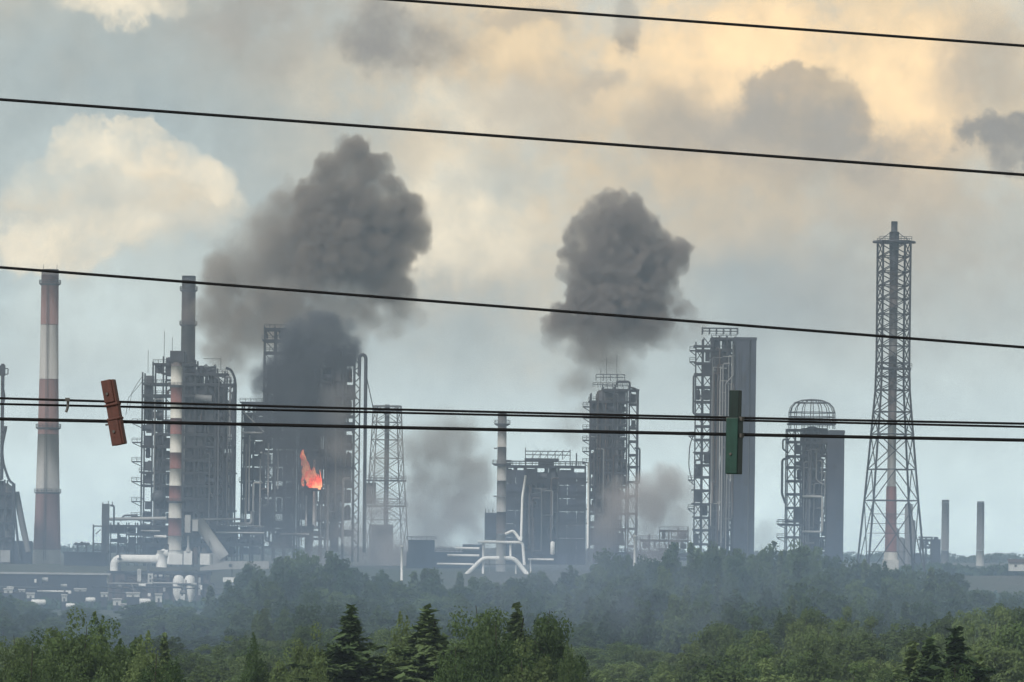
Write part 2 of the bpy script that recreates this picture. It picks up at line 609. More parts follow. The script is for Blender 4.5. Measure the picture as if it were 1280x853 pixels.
# ------------------------------------------------------------------ steel process units
def frame(T, cols, tops, bot, levels, depth, seed, fill, brace=0.25, mcol='steel_dark', colw=2.0, rail=True, d0=0.0,
          fmats=('cladding_dark', 'vessel', 'steel_mid', 'cladding_dark'), solid=None):
    """multi-storey steel frame: every column, deck, panel, vessel, pipe and brace is a part"""
    rnd = random.Random(seed)
    top_at = lambda x: float(np.interp(x, cols, tops))
    for x, tp in zip(cols, tops):
        for d in (d0, d0 + depth):
            jx = rnd.uniform(-1, 1) if d > d0 else 0
            T.add('column', MB().bar((x + jx, tp, d), (x + jx, bot, d), colw), mcol)
    for py in levels:
        ok = [c for c, tp in zip(cols, tops) if tp <= py + 1]
        if len(ok) < 2:
            continue
        x0, x1 = min(ok), max(ok)
        ov = rnd.choice((0, 0, 1.5, 3))
        if len(ok) > 4:
            cut = rnd.choice((0, 0, 1, 2))
            ok = ok[cut:len(ok) - rnd.choice((0, 0, 1, 2))]
            x0, x1 = min(ok), max(ok)
        py += rnd.uniform(-1.5, 1.5)
        mb = MB().box(x0 - ov, x1 + ov, py, py + 1.5, d0 - 2.5, d0 + depth + 2)
        for d in (d0 - 1.4, d0 + depth + 1.2):
            mb.box(x0, x1, py + 1.5, py + 3.1, d - .6, d + .6)
        dk = T.add('deck', mb, mcol)
        if rail:
            T.add('railing', MB().rail(x0 - ov, x1 + ov, py, d0 - 2.3, 4.2, 6, .55), mcol, dk)
    for li in range(len(levels) - 1):
        a, b = levels[li] + 1.5, levels[li + 1]
        for i in range(len(cols) - 1):
            x0, x1 = cols[i], cols[i + 1]
            if max(tops[i], tops[i + 1]) > a + 4:
                continue
            f = fill((x0 + x1) / 2, (a + b) / 2)
            for d in (d0 + 4, d0 + depth * .5, d0 + depth - 3):
                u = rnd.random()
                if u > f:
                    continue
                k = rnd.random()
                mm = rnd.choice(fmats)
                w = x1 - x0
                if k < .40:
                    sx = rnd.uniform(0, .25) * w
                    T.add('panel', MB().box(x0 + sx, x1 - rnd.uniform(0, .3) * w, a + rnd.uniform(0, .35) * (b - a), b, d, d + rnd.uniform(3, 8)), mm)
                elif k < .62:
                    r = rnd.uniform(.2, .42) * w
                    cx = (x0 + x1) / 2 + rnd.uniform(-.12, .12) * w
                    T.add('vessel', MB().lathe(cx, d + r, [(r * .35, a + 1.2), (r * .8, a + 2), (r, a + 4), (r, b - 1), (r * .5, b)], 12), mm)
                elif k < .78:
                    h = (b - a)
                    r = rnd.uniform(.16, .3) * h
                    T.add('drum', MB().tube((x0 + .5, b - r - 1.5, d + 2), (x1 - .5, b - r - 1.5, d + 2), r, 10), mm)
                else:
                    xx = rnd.uniform(x0 + 1, x1 - 1)
                    x2 = rnd.uniform(x0 + 1, x1 - 1)
                    ym = rnd.uniform(a + 2, b - 2)
                    T.add('pipe', MB().pipe([(xx, a, d), (xx, ym, d), (x2, ym, d), (x2, b, d)], rnd.uniform(.7, 1.5), n=6), rnd.choice(('steel_mid', 'steel_light', 'steel_rust')))
            if rnd.random() < brace:
                T.add('brace', MB().bar((x0, a, d0 - 1), (x1, b, d0 - 1), 1.1), mcol)
                if rnd.random() < .5:
                    T.add('brace', MB().bar((x1, a, d0 + .4), (x0, b, d0 + .4), 1.1), mcol)


def risers(T, n, x0, x1, y0, y1, d0, d1, seed, r=(.7, 1.6), mats=('steel_mid', 'steel_light', 'steel_rust', 'pipe_grey')):
    """vertical pipe runs with a bend at the end"""
    rnd = random.Random(seed)
    for _ in range(n):
        x = rnd.uniform(x0, x1)
        a, b = rnd.uniform(y0, y0 + (y1 - y0) * .55), rnd.uniform(y0 + (y1 - y0) * .6, y1)
        d = rnd.uniform(d0, d1)
        xe = min(max(x + rnd.choice((-1, 1)) * rnd.uniform(3, 12), x0), x1)
        pts = [(xe, a, d + 1), (x, a, d), (x, b, d)]
        if rnd.random() < .5:
            pts.append((xe, b, d + 1))
        T.add('pipe', MB().pipe(pts, rnd.uniform(*r), n=6), rnd.choice(mats))


def panels(T, x0, x1, y0, y1, d, nx, ny, seed, mats=('cladding', 'cladding', 'cladding_pale', 'cladding_dark', 'cladding'), gap=.35):
    """sheet cladding laid panel by panel"""
    rnd = random.Random(seed)
    for i in range(nx):
        for j in range(ny):
            a, b = x0 + (x1 - x0) * i / nx, x0 + (x1 - x0) * (i + 1) / nx
            c, e = y0 + (y1 - y0) * j / ny, y0 + (y1 - y0) * (j + 1) / ny
            p = rnd.uniform(.3, .8)
            T.add('panel', MB().box(a + gap / 2, b - gap / 2, c + gap / 2, e - gap / 2, d - p, d - .05), rnd.choice(mats))


def cage_stair(T, x0, x1, ys, d, m='steel_dark'):
    """small landings stacked up the side of a unit"""
    for i, y in enumerate(ys):
        mb = MB().box(x0, x1, y, y + 1.6, d, d + 8).rail(x0, x1, y, d, 4.5, 5, .6)
        mb.bar((x0 + 1, y + 1.5, d + 4), (x1, y + 7, d + 4), 1.0)
        T.add('landing', mb, m)


# stepped unit
T = Thing('process_unit', 'wide dense steel process unit with a stepped top and stair landings on its side', 'refinery unit', 232, 702, 1990, pyref=580)
cols = [177, 190, 203, 216, 229, 243, 256, 268, 280, 291]
tops = [466, 453, 446, 442, 442, 450, 457, 459, 464, 478]
levs = [444, 454, 466, 480, 494, 509, 525, 541, 557, 573, 589, 605, 621, 637, 653, 672, 690]


def fillA(x, y):
    f = .5
    if x > 226 and y > 480:
        f = .9
    if x > 226 and y > 560:
        f = .97
    if x < 226 and y > 540:
        f = .48
    if x > 283 or x < 182:
        f = .35
    if y < 462:
        f = .85
    return f


frame(T, cols, tops, 702, levs, 42, 11, fillA, .35)
T.add('house', MB().box(212.5, 230, 440, 455, 12, 30), 'cladding_dark')
for x, a, b in ((183, 438, 466), (203, 414, 447), (213, 422, 442), (225, 424, 442), (274, 446, 462)):
    T.add('mast', MB().bar((x, a, 10), (x, b, 10), .6), 'steel_mid')
T.add('beam', MB().bar((252, 448, 10), (274, 448, 10), .6), 'steel_mid')
cage_stair(T, 164, 177, [529, 553, 577, 602, 627, 646], 6)
T.add('pipe', MB().pipe([(280, 459, 12), (287, 461, 12), (292.5, 474, 12), (292.5, 640, 12)], 1.6, 6), 'steel_dark')
T.add('pipe', MB().pipe([(284, 500, 3), (284, 560, 3)], 1.2), 'steel_light')
T.add('drum', MB().tube((243, 497, 0), (264, 498, 0), 4.5, 12), 'steel_light')
T.add('column_vessel', MB().lathe(236, 22, [(2, 458), (9, 462), (11, 466), (11, 690)], 16), 'vessel')
T.add('column_vessel', MB().lathe(266, 24, [(2, 472), (8, 476), (10, 480), (10, 690)], 16), 'vessel')
T.add('column_vessel', MB().lathe(198, 26, [(2, 540), (5, 542), (6.5, 546), (6.5, 690)], 14), 'vessel')
T.add('tank', MB().ball(199, 622, -6, 9, 14), 'vessel')
T.add('wall_sheet', MB().box(231, 288, 566, 652, 36, 39), 'cladding_dark')
T.add('wall_sheet', MB().box(231, 280, 480, 560, 38, 40), 'cladding_dark')
risers(T, 14, 180, 290, 470, 690, -6, 0, 5, (.6, 1.5), ('steel_dark', 'steel_mid', 'steel_dark', 'steel_rust', 'steel_light'))
for (y, x0, x1) in ((470, 160, 177), (476, 156, 177)):   # hanging lines at the unit's shoulder
    T.add('cable', MB().sweep([(x1, y, 8), (x1 - 6, y + 8, 8), (x0 + 3, y + 22, 8), (x0, y + 44, 8)], .35, 5), 'steel_mid')

# burning unit
T = Thing('burning_unit', 'tall refinery unit wrapped in black smoke with a fire burning at its middle', 'refinery unit', 385, 702, 2000, pyref=560)
cols = [329, 342, 355, 368]
frame(T, cols, [409, 409, 410, 411], 702, [409, 424, 440, 457, 474, 490, 508, 526, 544, 562, 580, 600, 620, 640, 662, 684], 34, 21,
      lambda x, y: .22 if y < 480 else .7, .7)
cols = [302, 316, 330]
frame(T, cols, [505, 503, 503], 702, [504, 516, 532, 548, 566, 584, 602, 620, 640, 660, 680], 30, 22, lambda x, y: .72, .3, d0=6)
cols = [372, 386, 400, 414, 428, 441]
frame(T, cols, [432, 430, 428, 428, 430, 434], 702, [436, 456, 476, 496, 518, 540, 562, 584, 606, 628, 650, 672], 40, 23,
      lambda x, y: .75, .2, d0=10)
for cx, r in ((386, 13), (418, 14)):
    T.add('coke_drum', MB().lathe(cx, 30, [(3, 432), (r * .8, 438), (r, 446), (r, 600), (r * .4, 640), (r * .4, 690)], 18), 'vessel')
for x in (442, 449):
    T.add('mast', MB().bar((x, 446, 2), (x, 702, 2), 1.8), 'steel_dark')
for i in range(16):
    a = 448 + i * 15
    T.add('brace', MB().bar((442, a, 1), (449, a + 8, 1), 1.3), 'steel_dark')
    T.add('brace', MB().bar((449, a + 8, 2), (442, a + 15, 2), 1.3), 'steel_dark')
T.add('pipe', MB().pipe([(448, 470, 2), (448, 443, 2), (456, 443, 2), (456.5, 690, 2)], 2.2, 6), 'steel_dark')
T.add('stay', MB().bar((457, 470, 2), (466, 510, 2), 1.2), 'steel_dark')
for pts, r, m in (([(308, 556, -4), (308, 660, -4)], 1.4, 'pipe_grey'), ([(312, 545, -4), (312, 640, -4)], 1.0, 'pipe_grey'),
                  ([(277, 646, -6), (277, 656, -6), (316, 656, -6), (316, 640, -6)], 2.0, 'pipe_grey'),
                  ([(268, 665, -6), (326, 665, -6)], 1.1, 'pipe_grey'), ([(300, 512, -4), (330, 541, -4)], 0.8, 'pipe_grey'),
                  ([(303, 542, -5), (328, 542, -5)], 1.2, 'pipe_grey'), ([(336, 555, -5), (336, 625, -5)], 1.0, 'pipe_grey'),
                  ([(348, 560, -5), (348, 612, -5)], .9, 'pipe_grey'), ([(393.5, 575, -8), (393.5, 656, -8)], 1.5, 'pipe_white'),
                  ([(384, 620, -8), (384, 658, -8)], 1.1, 'pipe_white'), ([(411, 606, -8), (411, 696, -8)], 1.5, 'pipe_grey'),
                  ([(352, 668, -8), (388, 668, -8)], 1.2, 'pipe_white'), ([(326, 575, -5), (326, 668, -5)], .9, 'pipe_grey')):
    T.add('pipe', MB().pipe(pts, r), m)
T.add('tray', MB().box(375, 403, 611, 614, -12, 4), 'steel_dark')
risers(T, 14, 302, 440, 520, 690, -3, 4, 51)


# fire
def flame():
    rng = np.random.default_rng(8)
    V, Q = [], []
    tongues = [(380, 573, 9, 22, 6), (383, 586, 11, 24, 8), (388, 594, 13, 22, 9), (393, 600, 14, 20, 9), (394, 595, 8, 24, 5), (399, 602, 5, 20, 4),
               (401.5, 598, 2.5, 22, 2), (379, 600, 4, 16, 3), (389, 604, 12, 12, 6),]
    for (x, y, w, h, dd) in tongues:
        n, mrows = 12, 10
        b = len(V)
        ph = rng.uniform(0, 6, 4)
        for j in range(mrows + 1):
            t = j / mrows
            r = w / 2 * (math.sin(math.pi * min(t * .85 + .12, 1.0)) ** .7) * (1.02 - t * .55)
            if j == mrows:
                r = .05
            ox = math.sin(t * 4.5 + ph[0]) * w * .16 * t - t * 1.6
            for k in range(n):
                a = 2 * math.pi * k / n
                rr = r * (1 + .28 * math.sin(3 * a + ph[1] + t * 6) + .18 * math.sin(5 * a + ph[2] - t * 9))
                V.append((x + ox + rr * math.cos(a), y + h / 2 - t * h, rr * math.sin(a) * dd / w * 2 * .5))
        for j in range(mrows):
            for k in range(n):
                a_, b_ = b + j * n + k, b + j * n + (k + 1) % n
                Q.append((a_, b_, b_ + n, a_ + n))
    T = Thing('fire', 'bright orange-red fire flaring out of the smoke-wrapped unit', 'fire', 390, 613, 1985)
    mb = MB()
    mb.v, mb.f, mb.s = V, Q, [True] * len(Q)
    m = bpy.data.materials.new('flame')
    m.use_nodes = True
    t = NT(m.node_tree)
    t.n.clear()
    co = t.node('ShaderNodeTexCoord').outputs['Object']
    n1 = t.noise(t.vmath('MULTIPLY', co, (1, 1, .6)), .55, 4, .6)
    c = t.mix(t.smooth(n1, .42, .60), (1.0, .085, .030), (1.0, .36, .15))
    e = t.node('ShaderNodeEmission')
    e.inputs['Strength'].default_value = 1.6
    t.l.new(c, e.inputs['Color'])
    o = t.node('ShaderNodeOutputMaterial')
    t.l.new(e.outputs[0], o.inputs['Surface'])
    MATS['flame'] = m
    T.add('flames', mb, 'flame')


flame()


# lattice towers
def lattice(T, cx, d, levels, half, leg_w, brace_w, m='steel_dark', style='X', rot=0.0, tops_ring=True):
    """square lattice tower: legs, rings and braces are parts; half(py) gives the half width"""
    def corner(i, py):
        h = half(py) * 1.0
        a = rot + math.pi / 4 + i * math.pi / 2
        s = h * math.sqrt(2)
        return (cx + s * math.cos(a), py, d + s * math.sin(a))
    for i in range(4):
        T.add('leg', MB().sweep([corner(i, y) for y in levels], leg_w / 2, 6), m)
    for y in levels[:-1]:
        mb = MB()
        for i in range(4):
            mb.bar(corner(i, y), corner((i + 1) % 4, y), brace_w)
        T.add('ring_frame', mb, m)
    for j in range(len(levels) - 1):
        for i in range(4):
            a0, a1 = corner(i, levels[j]), corner((i + 1) % 4, levels[j])
            b0, b1 = corner(i, levels[j + 1]), corner((i + 1) % 4, levels[j + 1])
            if style == 'K' or (style == 'XK' and j == len(levels) - 3):
                mid = tuple((a0[q] + a1[q]) / 2 for q in range(3))
                T.add('brace', MB().bar(mid, b0, brace_w), m)
                T.add('brace', MB().bar(mid, b1, brace_w), m)
            else:
                T.add('brace', MB().bar(a0, b1, brace_w), m)
                T.add('brace', MB().bar(a1, b0, brace_w), m)
    return corner


T = Thing('lattice_tower', 'faint hazy lattice tower beside the burning unit', 'tower', 483, 700, 2250, pyref=600)
hl = lambda y: float(np.interp(y, [508, 600, 640, 700], [15, 19, 22, 25]))
lattice(T, 483, 0, [508, 528, 550, 573, 598, 624, 650, 700], hl, 1.5, .9, 'steel_light', rot=.2)
for y, a, b in ((512, 466, 500), (600, 458, 508), (632, 456, 510)):
    T.add('deck', MB().box(a, b, y, y + 2, -14, 14).rail(a, b, y, -14, 4.5, 6, .6), 'steel_mid')
T.add('riser', MB().tube((483, 506, 0), (483, 700, 0), 3, 10), 'steel_light')
T.add('house', MB().box(457, 470, 604, 630, -8, 8), 'steel_light')
T.add('house', MB().box(462, 492, 656, 705, -8, 8), 'steel_light')

# striped stack in the middle, with white pipes at its foot
T = Thing('striped_stack', 'slim grey and rust striped stack with railed galleries beside the flat-topped block', 'flare stack', 627, 718, 1900, pyref=600)
segs = []
ys_ = [517, 531, 541, 559, 582, 601, 621, 640, 668]
for i, (a, b) in enumerate(zip(ys_[:-1], ys_[1:])):
    segs.append((a + .1, b - .1, ['stack_grey', 'chimney_dark', 'chimney_grey', 'stack_grey', 'chimney_grey', 'stack_grey', 'chimney_grey', 'chimney_dark'][i]))
bands(T, 627, 0, [(517, 5.5), (668, 6)], segs + [(668.1, 722, 'pipe_grey')], 16)
for py, r in ((530, 10), (580, 12)):
    gallery(T, 627, 0, py, r, 12, 4.5)
for y in (560, 620):
    T.add('bracket', MB().box(617, 621, y, y + 1.5, -3, 3), 'steel_mid')
T = Thing('white_pipework', 'white splayed pipes and arch around the foot of the slim striped stack', 'pipes', 627, 722, 1890, pyref=700)
for pts, r in (([(580, 722, -3), (604, 698, -3), (624, 698, -3)], 2.6), ([(630, 698, -3), (643, 698, -3), (661, 720, -3)], 2.8),
               ([(597, 678, -2), (653, 678, -2), (655.5, 706, -2)], 1.8), ([(631, 668, -5), (641, 663, -5), (650, 675, -5)], 1.8),
               ([(656, 594, -6), (652, 621, -6), (651, 676, -6)], 1.4), ([(569, 686, 3), (599, 686, 3)], 1.4),
               ([(559, 695, 4), (599, 695, 4)], 1.4), ([(546, 706, 4), (592, 706, 4)], 1.3), ([(604, 679, 1), (604, 718, 1)], 1.5),
               ([(638, 679, 1), (638, 697, 1)], 1.4), ([(660, 699, 2), (692, 699, 2)], 1.3), ([(734.5, 576, 4), (734.5, 684, 4)], 1.2),
               ([(663, 700, 1), (664, 722, 1)], 1.0), ([(645, 706, -1), (645, 722, -1)], 1.0)):
    T.add('pipe', MB().pipe(pts, r), 'pipe_white')
T.add('flange', MB().ball(580, 722, -3, 3.4, 10), 'pipe_white')
T.add('tank', MB().lathe(690.5, 0, [(1, 676), (2.8, 677.5), (2.8, 692), (1, 693)], 12), 'pipe_white')
T.add('support_frame', MB().bar((612, 700, 3), (612, 724, 3), 1).bar((632, 704, 3), (632, 724, 3), 1).bar((650, 700, 3), (650, 724, 3), 1).bar((606, 706, 3), (655, 706, 3), 1), 'steel_light')

T = Thing('flat_block', 'broad dark flat-topped steel block with roof railings behind the white pipes', 'refinery unit', 682, 706, 1950, pyref=640)
cols = [632, 643, 656, 670, 684, 698, 715, 731]
frame(T, cols, [583] * 8, 706, [583, 600, 618, 636, 654, 672, 690], 40, 31, lambda x, y: .85, .15)
panels(T, 631, 657, 588, 706, -1, 2, 7, 903, ('cladding_dark', 'cladding', 'cladding_dark'))
panels(T, 697, 732.5, 590, 706, -1, 3, 7, 904, ('cladding_dark', 'cladding', 'cladding_dark'))
T.add('wall_sheet', MB().box(657, 697, 590, 706, 30, 33), 'cladding_dark')
T.add('house', MB().box(606, 622, 642, 676, 4, 20), 'cladding_dark')
for x in (607, 611, 616):
    T.add('vent', MB().bar((x, 642, 10), (x, 637, 10), 1), 'steel_dark')
T.add('roof_frame', MB().rail(632, 731, 583, -2, 6, 8, 1).rail(656, 712, 574, 8, 10, 9, .7).rail(656, 712, 574, 30, 10, 9, .7)
      .bar((656, 583, 8), (656, 560, 8), 1).bar((712, 583, 8), (712, 562, 8), 1).box(655, 698, 573, 576, 5, 32), 'steel_dark')
T.add('drum', MB().tube((672, 578, 14), (692, 578, 14), 5, 12), 'vessel')
for i in range(6):
    T.add('truss_bar', MB().bar((664 + i * 8, 573, 8), (672 + i * 8, 562, 8), .6), 'steel_mid')
risers(T, 12, 658, 698, 592, 700, -5, -2, 66, (.5, 1.1), ('steel_light', 'steel_mid', 'steel_rust'))
T.add('mast', MB().bar((720, 566, 10), (720, 584, 10), 1.6), 'steel_dark')

# tower with ribbed cylinder and steel frame
T = Thing('column_tower', 'ribbed cylindrical reactor tower with ladder frame, below the mushroom smoke cloud', 'refinery unit', 763, 702, 1980, pyref=580)
T.add('shell', MB().lathe(760, 30, [(4, 486), (12, 488), (16, 493), (16, 702)], 20), 'vessel')
risers(T, 22, 740, 784, 488, 690, -4, 2, 43, (.5, 1.3), ('steel_dark', 'steel_mid', 'steel_light', 'steel_rust'))
cols = [738, 753, 768, 783]
frame(T, cols, [492, 484, 482, 486], 702, [486, 500, 515, 530, 545, 560, 575, 590, 606, 622, 640, 660, 680], 46, 41, lambda x, y: .86, .3)
cols = [786, 797]
frame(T, cols, [488, 486], 702, [487, 503, 519, 535, 551, 567, 583, 600, 618, 640, 660, 680], 16, 42, lambda x, y: .1, 1.0, d0=6, colw=1.8, rail=False)
T.add('pipe', MB().pipe([(770, 482, 0), (770, 477, 0), (786, 477, 0), (786, 505, 0)], 1.4), 'steel_dark')
T.add('pipe', MB().pipe([(786, 484, 2), (795, 486, 2), (796, 520, 2)], 1.2), 'steel_dark')
T.add('pipe', MB().pipe([(793, 560, 0), (799.5, 560, 0), (799.5, 604, 0), (793, 604, 0)], 1.2), 'steel_dark')
cage_stair(T, 728, 738, [508, 522, 536, 550, 564, 578], 8)
T.add('roof_frame', MB().rail(744, 780, 476, 10, 8, 9, .8).rail(740, 783, 484, -2, 5, 6, .7), 'steel_dark')
for x, a in ((757, 446), (770, 444), (750, 460)):
    T.add('mast', MB().bar((x, a, 14), (x, 484, 14), .5), 'steel_mid')

# tall slab-backed tower
T = Thing('slab_tower', 'tallest lattice-fronted tower with a plain grey slab wall and a railed crown', 'refinery unit', 905, 704, 1930, pyref=560)
sl = T.add('slab_wall', MB().box(918, 944, 423, 706, 0, 42), 'cladding')
panels(T, 918.3, 943.8, 426, 706, 0, 2, 14, 901)
T.add('downpipe', MB().tube((936, 425, -2.2), (936, 706, -2.2), .7, 6), 'steel_mid')
T.add('ladder', MB().bar((922, 440, -2), (922, 700, -2), .5).bar((924.5, 440, -2), (924.5, 700, -2), .5), 'steel_mid')
for (x, y) in ((927, 470), (927, 540), (930, 600), (926, 660)):
    T.add('louvre', MB().box(x, x + 5, y, y + 7, -1.6, -.9), 'steel_dark')
T.add('coping', MB().box(917.4, 944.6, 421.5, 425, -1.2, 43), 'cladding_dark', sl)
levE = [421, 436, 452, 468, 484, 500, 516, 532, 548, 564, 580, 596, 612, 628, 645, 662, 680]
frame(T, [889, 898, 907.5, 917], [421, 420, 420, 421], 704, levE, 36, 61, lambda x, y: .62, .75, d0=3)
for cx, r in ((894, 5), (908, 6)):
    T.add('column_vessel', MB().lathe(cx, 26, [(1.5, 422), (r, 426), (r, 704)], 16), 'vessel')
frame(T, [868.5, 878, 889], [428, 424, 421], 704, levE, 22, 62, lambda x, y: .12, 1.0, d0=0, colw=1.7, rail=False)
risers(T, 22, 888, 918, 425, 690, -4, 1, 63, (.5, 1.1), ('steel_light', 'steel_mid', 'steel_mid', 'steel_rust'))
risers(T, 16, 888, 917, 430, 690, -5, -2, 64, (.3, .5), ('pipe_grey', 'steel_light'))
T.add('pipe', MB().pipe([(871, 470, -1), (866, 470, -1), (866, 518, -1), (871, 518, -1)], 1.3), 'steel_dark')
T.add('pipe', MB().pipe([(868, 542, -1), (862, 556, -1), (861, 585, -1), (866, 604, -1)], .7, 8), 'steel_mid')
T.add('pipe', MB().pipe([(915, 430, -4), (915, 470, -4), (906, 480, -4), (906, 520, -4)], 1.0), 'steel_light')
T.add('roof_frame', MB().rail(877, 921, 418, 2, 7, 8, 1).rail(877, 921, 418, 30, 9, 8, 1).bar((877, 410, 2), (877, 409, 30), 1).bar((921, 410, 2), (921, 409, 30), 1)
      .box(866, 890, 432, 434.5, -3, 20), 'steel_dark')
cage_stair(T, 861, 869, [438, 452, 545, 600, 636], 4)

# domed unit
T = Thing('domed_tower', 'shorter slab-backed tower topped by a round wire dome', 'refinery unit', 1015, 704, 1960, pyref=600)
T.add('slab_wall', MB().box(1034, 1055, 541, 706, 0, 36), 'cladding')
panels(T, 1034.3, 1054.8, 543, 706, 0, 2, 9, 902)
for (x, y) in ((1040, 580), (1045, 640)):
    T.add('louvre', MB().box(x, x + 5, y, y + 6, -1.6, -.9), 'steel_dark')
T.add('parapet', MB().rail(1036, 1055, 541, 2, 3, 4, 1).box(1033.5, 1055.5, 538.5, 542, -1, 37), 'cladding_dark')
levF = [536, 552, 568, 584, 600, 617, 634, 652, 670, 688]
frame(T, [1003, 1014, 1024, 1034], [536, 535, 535, 537], 704, levF, 34, 71, lambda x, y: .72, .7, d0=3)
T.add('shell', MB().lathe(1016, 22, [(4, 533), (9, 535), (11, 540), (11, 704)], 20), 'vessel')
frame(T, [984, 994, 1004], [537, 536, 536], 704, levF, 20, 72, lambda x, y: .1, 1.0, d0=0, colw=1.6, rail=False)
mb = MB()
for k in range(16):
    a = 2 * math.pi * k / 16
    pts = [(1015 + 29 * s * math.cos(a), 521 - 22 * h, 16 + 29 * s * math.sin(a)) for s, h in ((1, 0), (1, .25), (.93, .55), (.75, .8), (.45, .95), (.05, 1))]
    mb.sweep(pts, .55, 5)
    mb.bar((1015 + 29 * math.cos(a), 521, 16 + 29 * math.sin(a)), (1015 + 29 * math.cos(a), 536, 16 + 29 * math.sin(a)), .8)
for s, h in ((1, 0), (1, .25), (.75, .8), (.45, .95)):
    mb.sweep([(1015 + 29 * s * math.cos(2 * math.pi * k / 24), 521 - 22 * h, 16 + 29 * s * math.sin(2 * math.pi * k / 24)) for k in range(25)], .6, 5)
T.add('wire_dome', mb, 'steel_mid')
T.add('deck', MB().box(985, 1044, 529, 531, -8, 40).rail(985, 1044, 529, -8, 5, 7, .7), 'steel_dark')
T.add('pipe', MB().pipe([(986, 550, -2), (978, 550, -2), (978, 562, -2), (984, 566, -2)], 1.1), 'steel_dark')
T.add('pipe', MB().pipe([(986, 573, -2), (977.5, 575, -2), (977.5, 618, -2), (982, 630, -2)], 1.5), 'steel_dark')
T.add('pipe', MB().pipe([(1003, 621, -5), (1028, 621, -5), (1028, 665, -5), (1003, 665, -5)], 1.5), 'pipe_grey')
T.add('pipe', MB().pipe([(1020, 560, -5), (1020, 600, -5), (1029, 606, -5)], 1.0), 'steel_light')
risers(T, 10, 1004, 1033, 545, 690, -4, 0, 73, (.5, 1.0), ('steel_light', 'steel_mid', 'steel_mid'))
cage_stair(T, 972, 985, [655, 672], 4)
T.add('deck', MB().box(975, 1006, 655, 658, -4, 20).rail(973, 1006, 655, -4, 5, 6, .7), 'steel_mid')

# flare tower
T = Thing('flare_tower', 'tall tapering lattice flare tower with a red and white riser pipe inside', 'tower', 1111, 722, 1900, pyref=500)
hG = lambda y: float(np.interp(y, [296, 450, 490, 560, 626, 722], [17.4, 17.3, 18.2, 23.4, 28.4, 36.6]))
levG = [302, 321, 340, 357, 374, 393, 412, 433, 454, 471, 488, 515, 543, 587, 626, 722]
lattice(T, 1115.5, 0, levG, hG, 2.7, 1.25, 'tower_black', style='XK', rot=.13)
T.add('stub', MB().lathe(1115.5, 0, [(4, 277), (4, 290)], 14), 'steel_dark')
segs = [(290, 338, 'steel_dark'), (338.2, 385, 'chimney_dark'), (385.2, 446, 'stack_grey'), (446.2, 525, 'chimney_dark'),
        (525.2, 608, 'chimney_grey'), (608.2, 690, 'flare_red'), (690.2, 722, 'flare_white')]
bands(T, 1115.5, 0, [(290, 6), (300, 6.3), (338, 5.2), (600, 5.4), (607, 5.4), (609, 6.4), (690, 7.4), (691, 8.5), (722, 9)], segs, 16)
T.add('gallery', MB().lathe(1115.5, 0, [(25, 301), (27, 302), (27, 304), (25, 304.5)], 4).rail(1096, 1136, 302, -19, 5, 6, .6).rail(1096, 1136, 302, 19, 5, 6, .6), 'steel_dark')
for sx in (-1, 1):
    T.add('stay', MB().bar((1115.5 + sx * 5, 291, 0), (1115.5 + sx * 20, 302, 0), .8), 'steel_dark')
T.add('gallery', MB().box(1098, 1137, 460, 462, -18, 18).rail(1120, 1138, 460, -18, 5, 5, .6), 'steel_dark')
T.add('bracket', MB().bar((1137, 461, -16), (1133, 474, -16), 1.2), 'steel_dark')
T.add('foot', MB().box(1106, 1125, 700, 724, -9, 9), 'flare_white')
for y in (643, 655, 667, 690):
    T.add('strut', MB().bar((1115.5 - hG(y) * .98, y, -hG(y)), (1115.5 + hG(y) * .5, y, -hG(y)), .7), 'tower_black')
T.add('beam', MB().bar((1084, 626, -27), (1146, 626, -27), 1.8), 'steel_dark')

# small columns behind the flare tower, twin chimneys
T = Thing('column_cluster', 'group of small vertical columns and frame behind the flare tower foot', 'refinery unit', 1150, 706, 2300, pyref=670)
for x, r, a in ((1136, 5, 629), (1127, 4, 672), (1120, 4.5, 660), (1141, 3.5, 650)):
    T.add('column_vessel', MB().lathe(x, 4, [(1, a), (r, a + 2), (r, 712)], 12), 'stack_grey')
frame(T, [1151, 1158, 1165], [672, 672, 672], 712, [674, 684, 696], 10, 81, lambda x, y: .2, .2, colw=1.4, rail=False)
T.add('house', MB().box(1164, 1176, 674, 712, 0, 14), 'cladding')
T.add('house', MB().box(1168, 1173, 671, 676, 4, 10), 'cladding')
T.add('deck', MB().box(1149, 1166, 671, 673, -3, 12), 'steel_mid')
T.add('shed', MB().box(1140, 1152, 692, 712, -5, 10), 'cladding')
for x, lab in ((1181, 'far grey chimney standing beside the small column cluster'), (1225, 'far grey chimney standing alone near the horizon with a pale foot')):
    T = Thing('far_chimney', lab, 'chimney', x, 706, 2900, group='pair of far chimneys')
    bands(T, x, 0, [(625, 4.6), (706, 5)], [(625 if x < 1200 else 627, 628, 'steel_dark'), (628.2, 688, 'stack_grey'), (688.2, 708, 'stack_grey' if x < 1200 else 'flare_white')], 14)

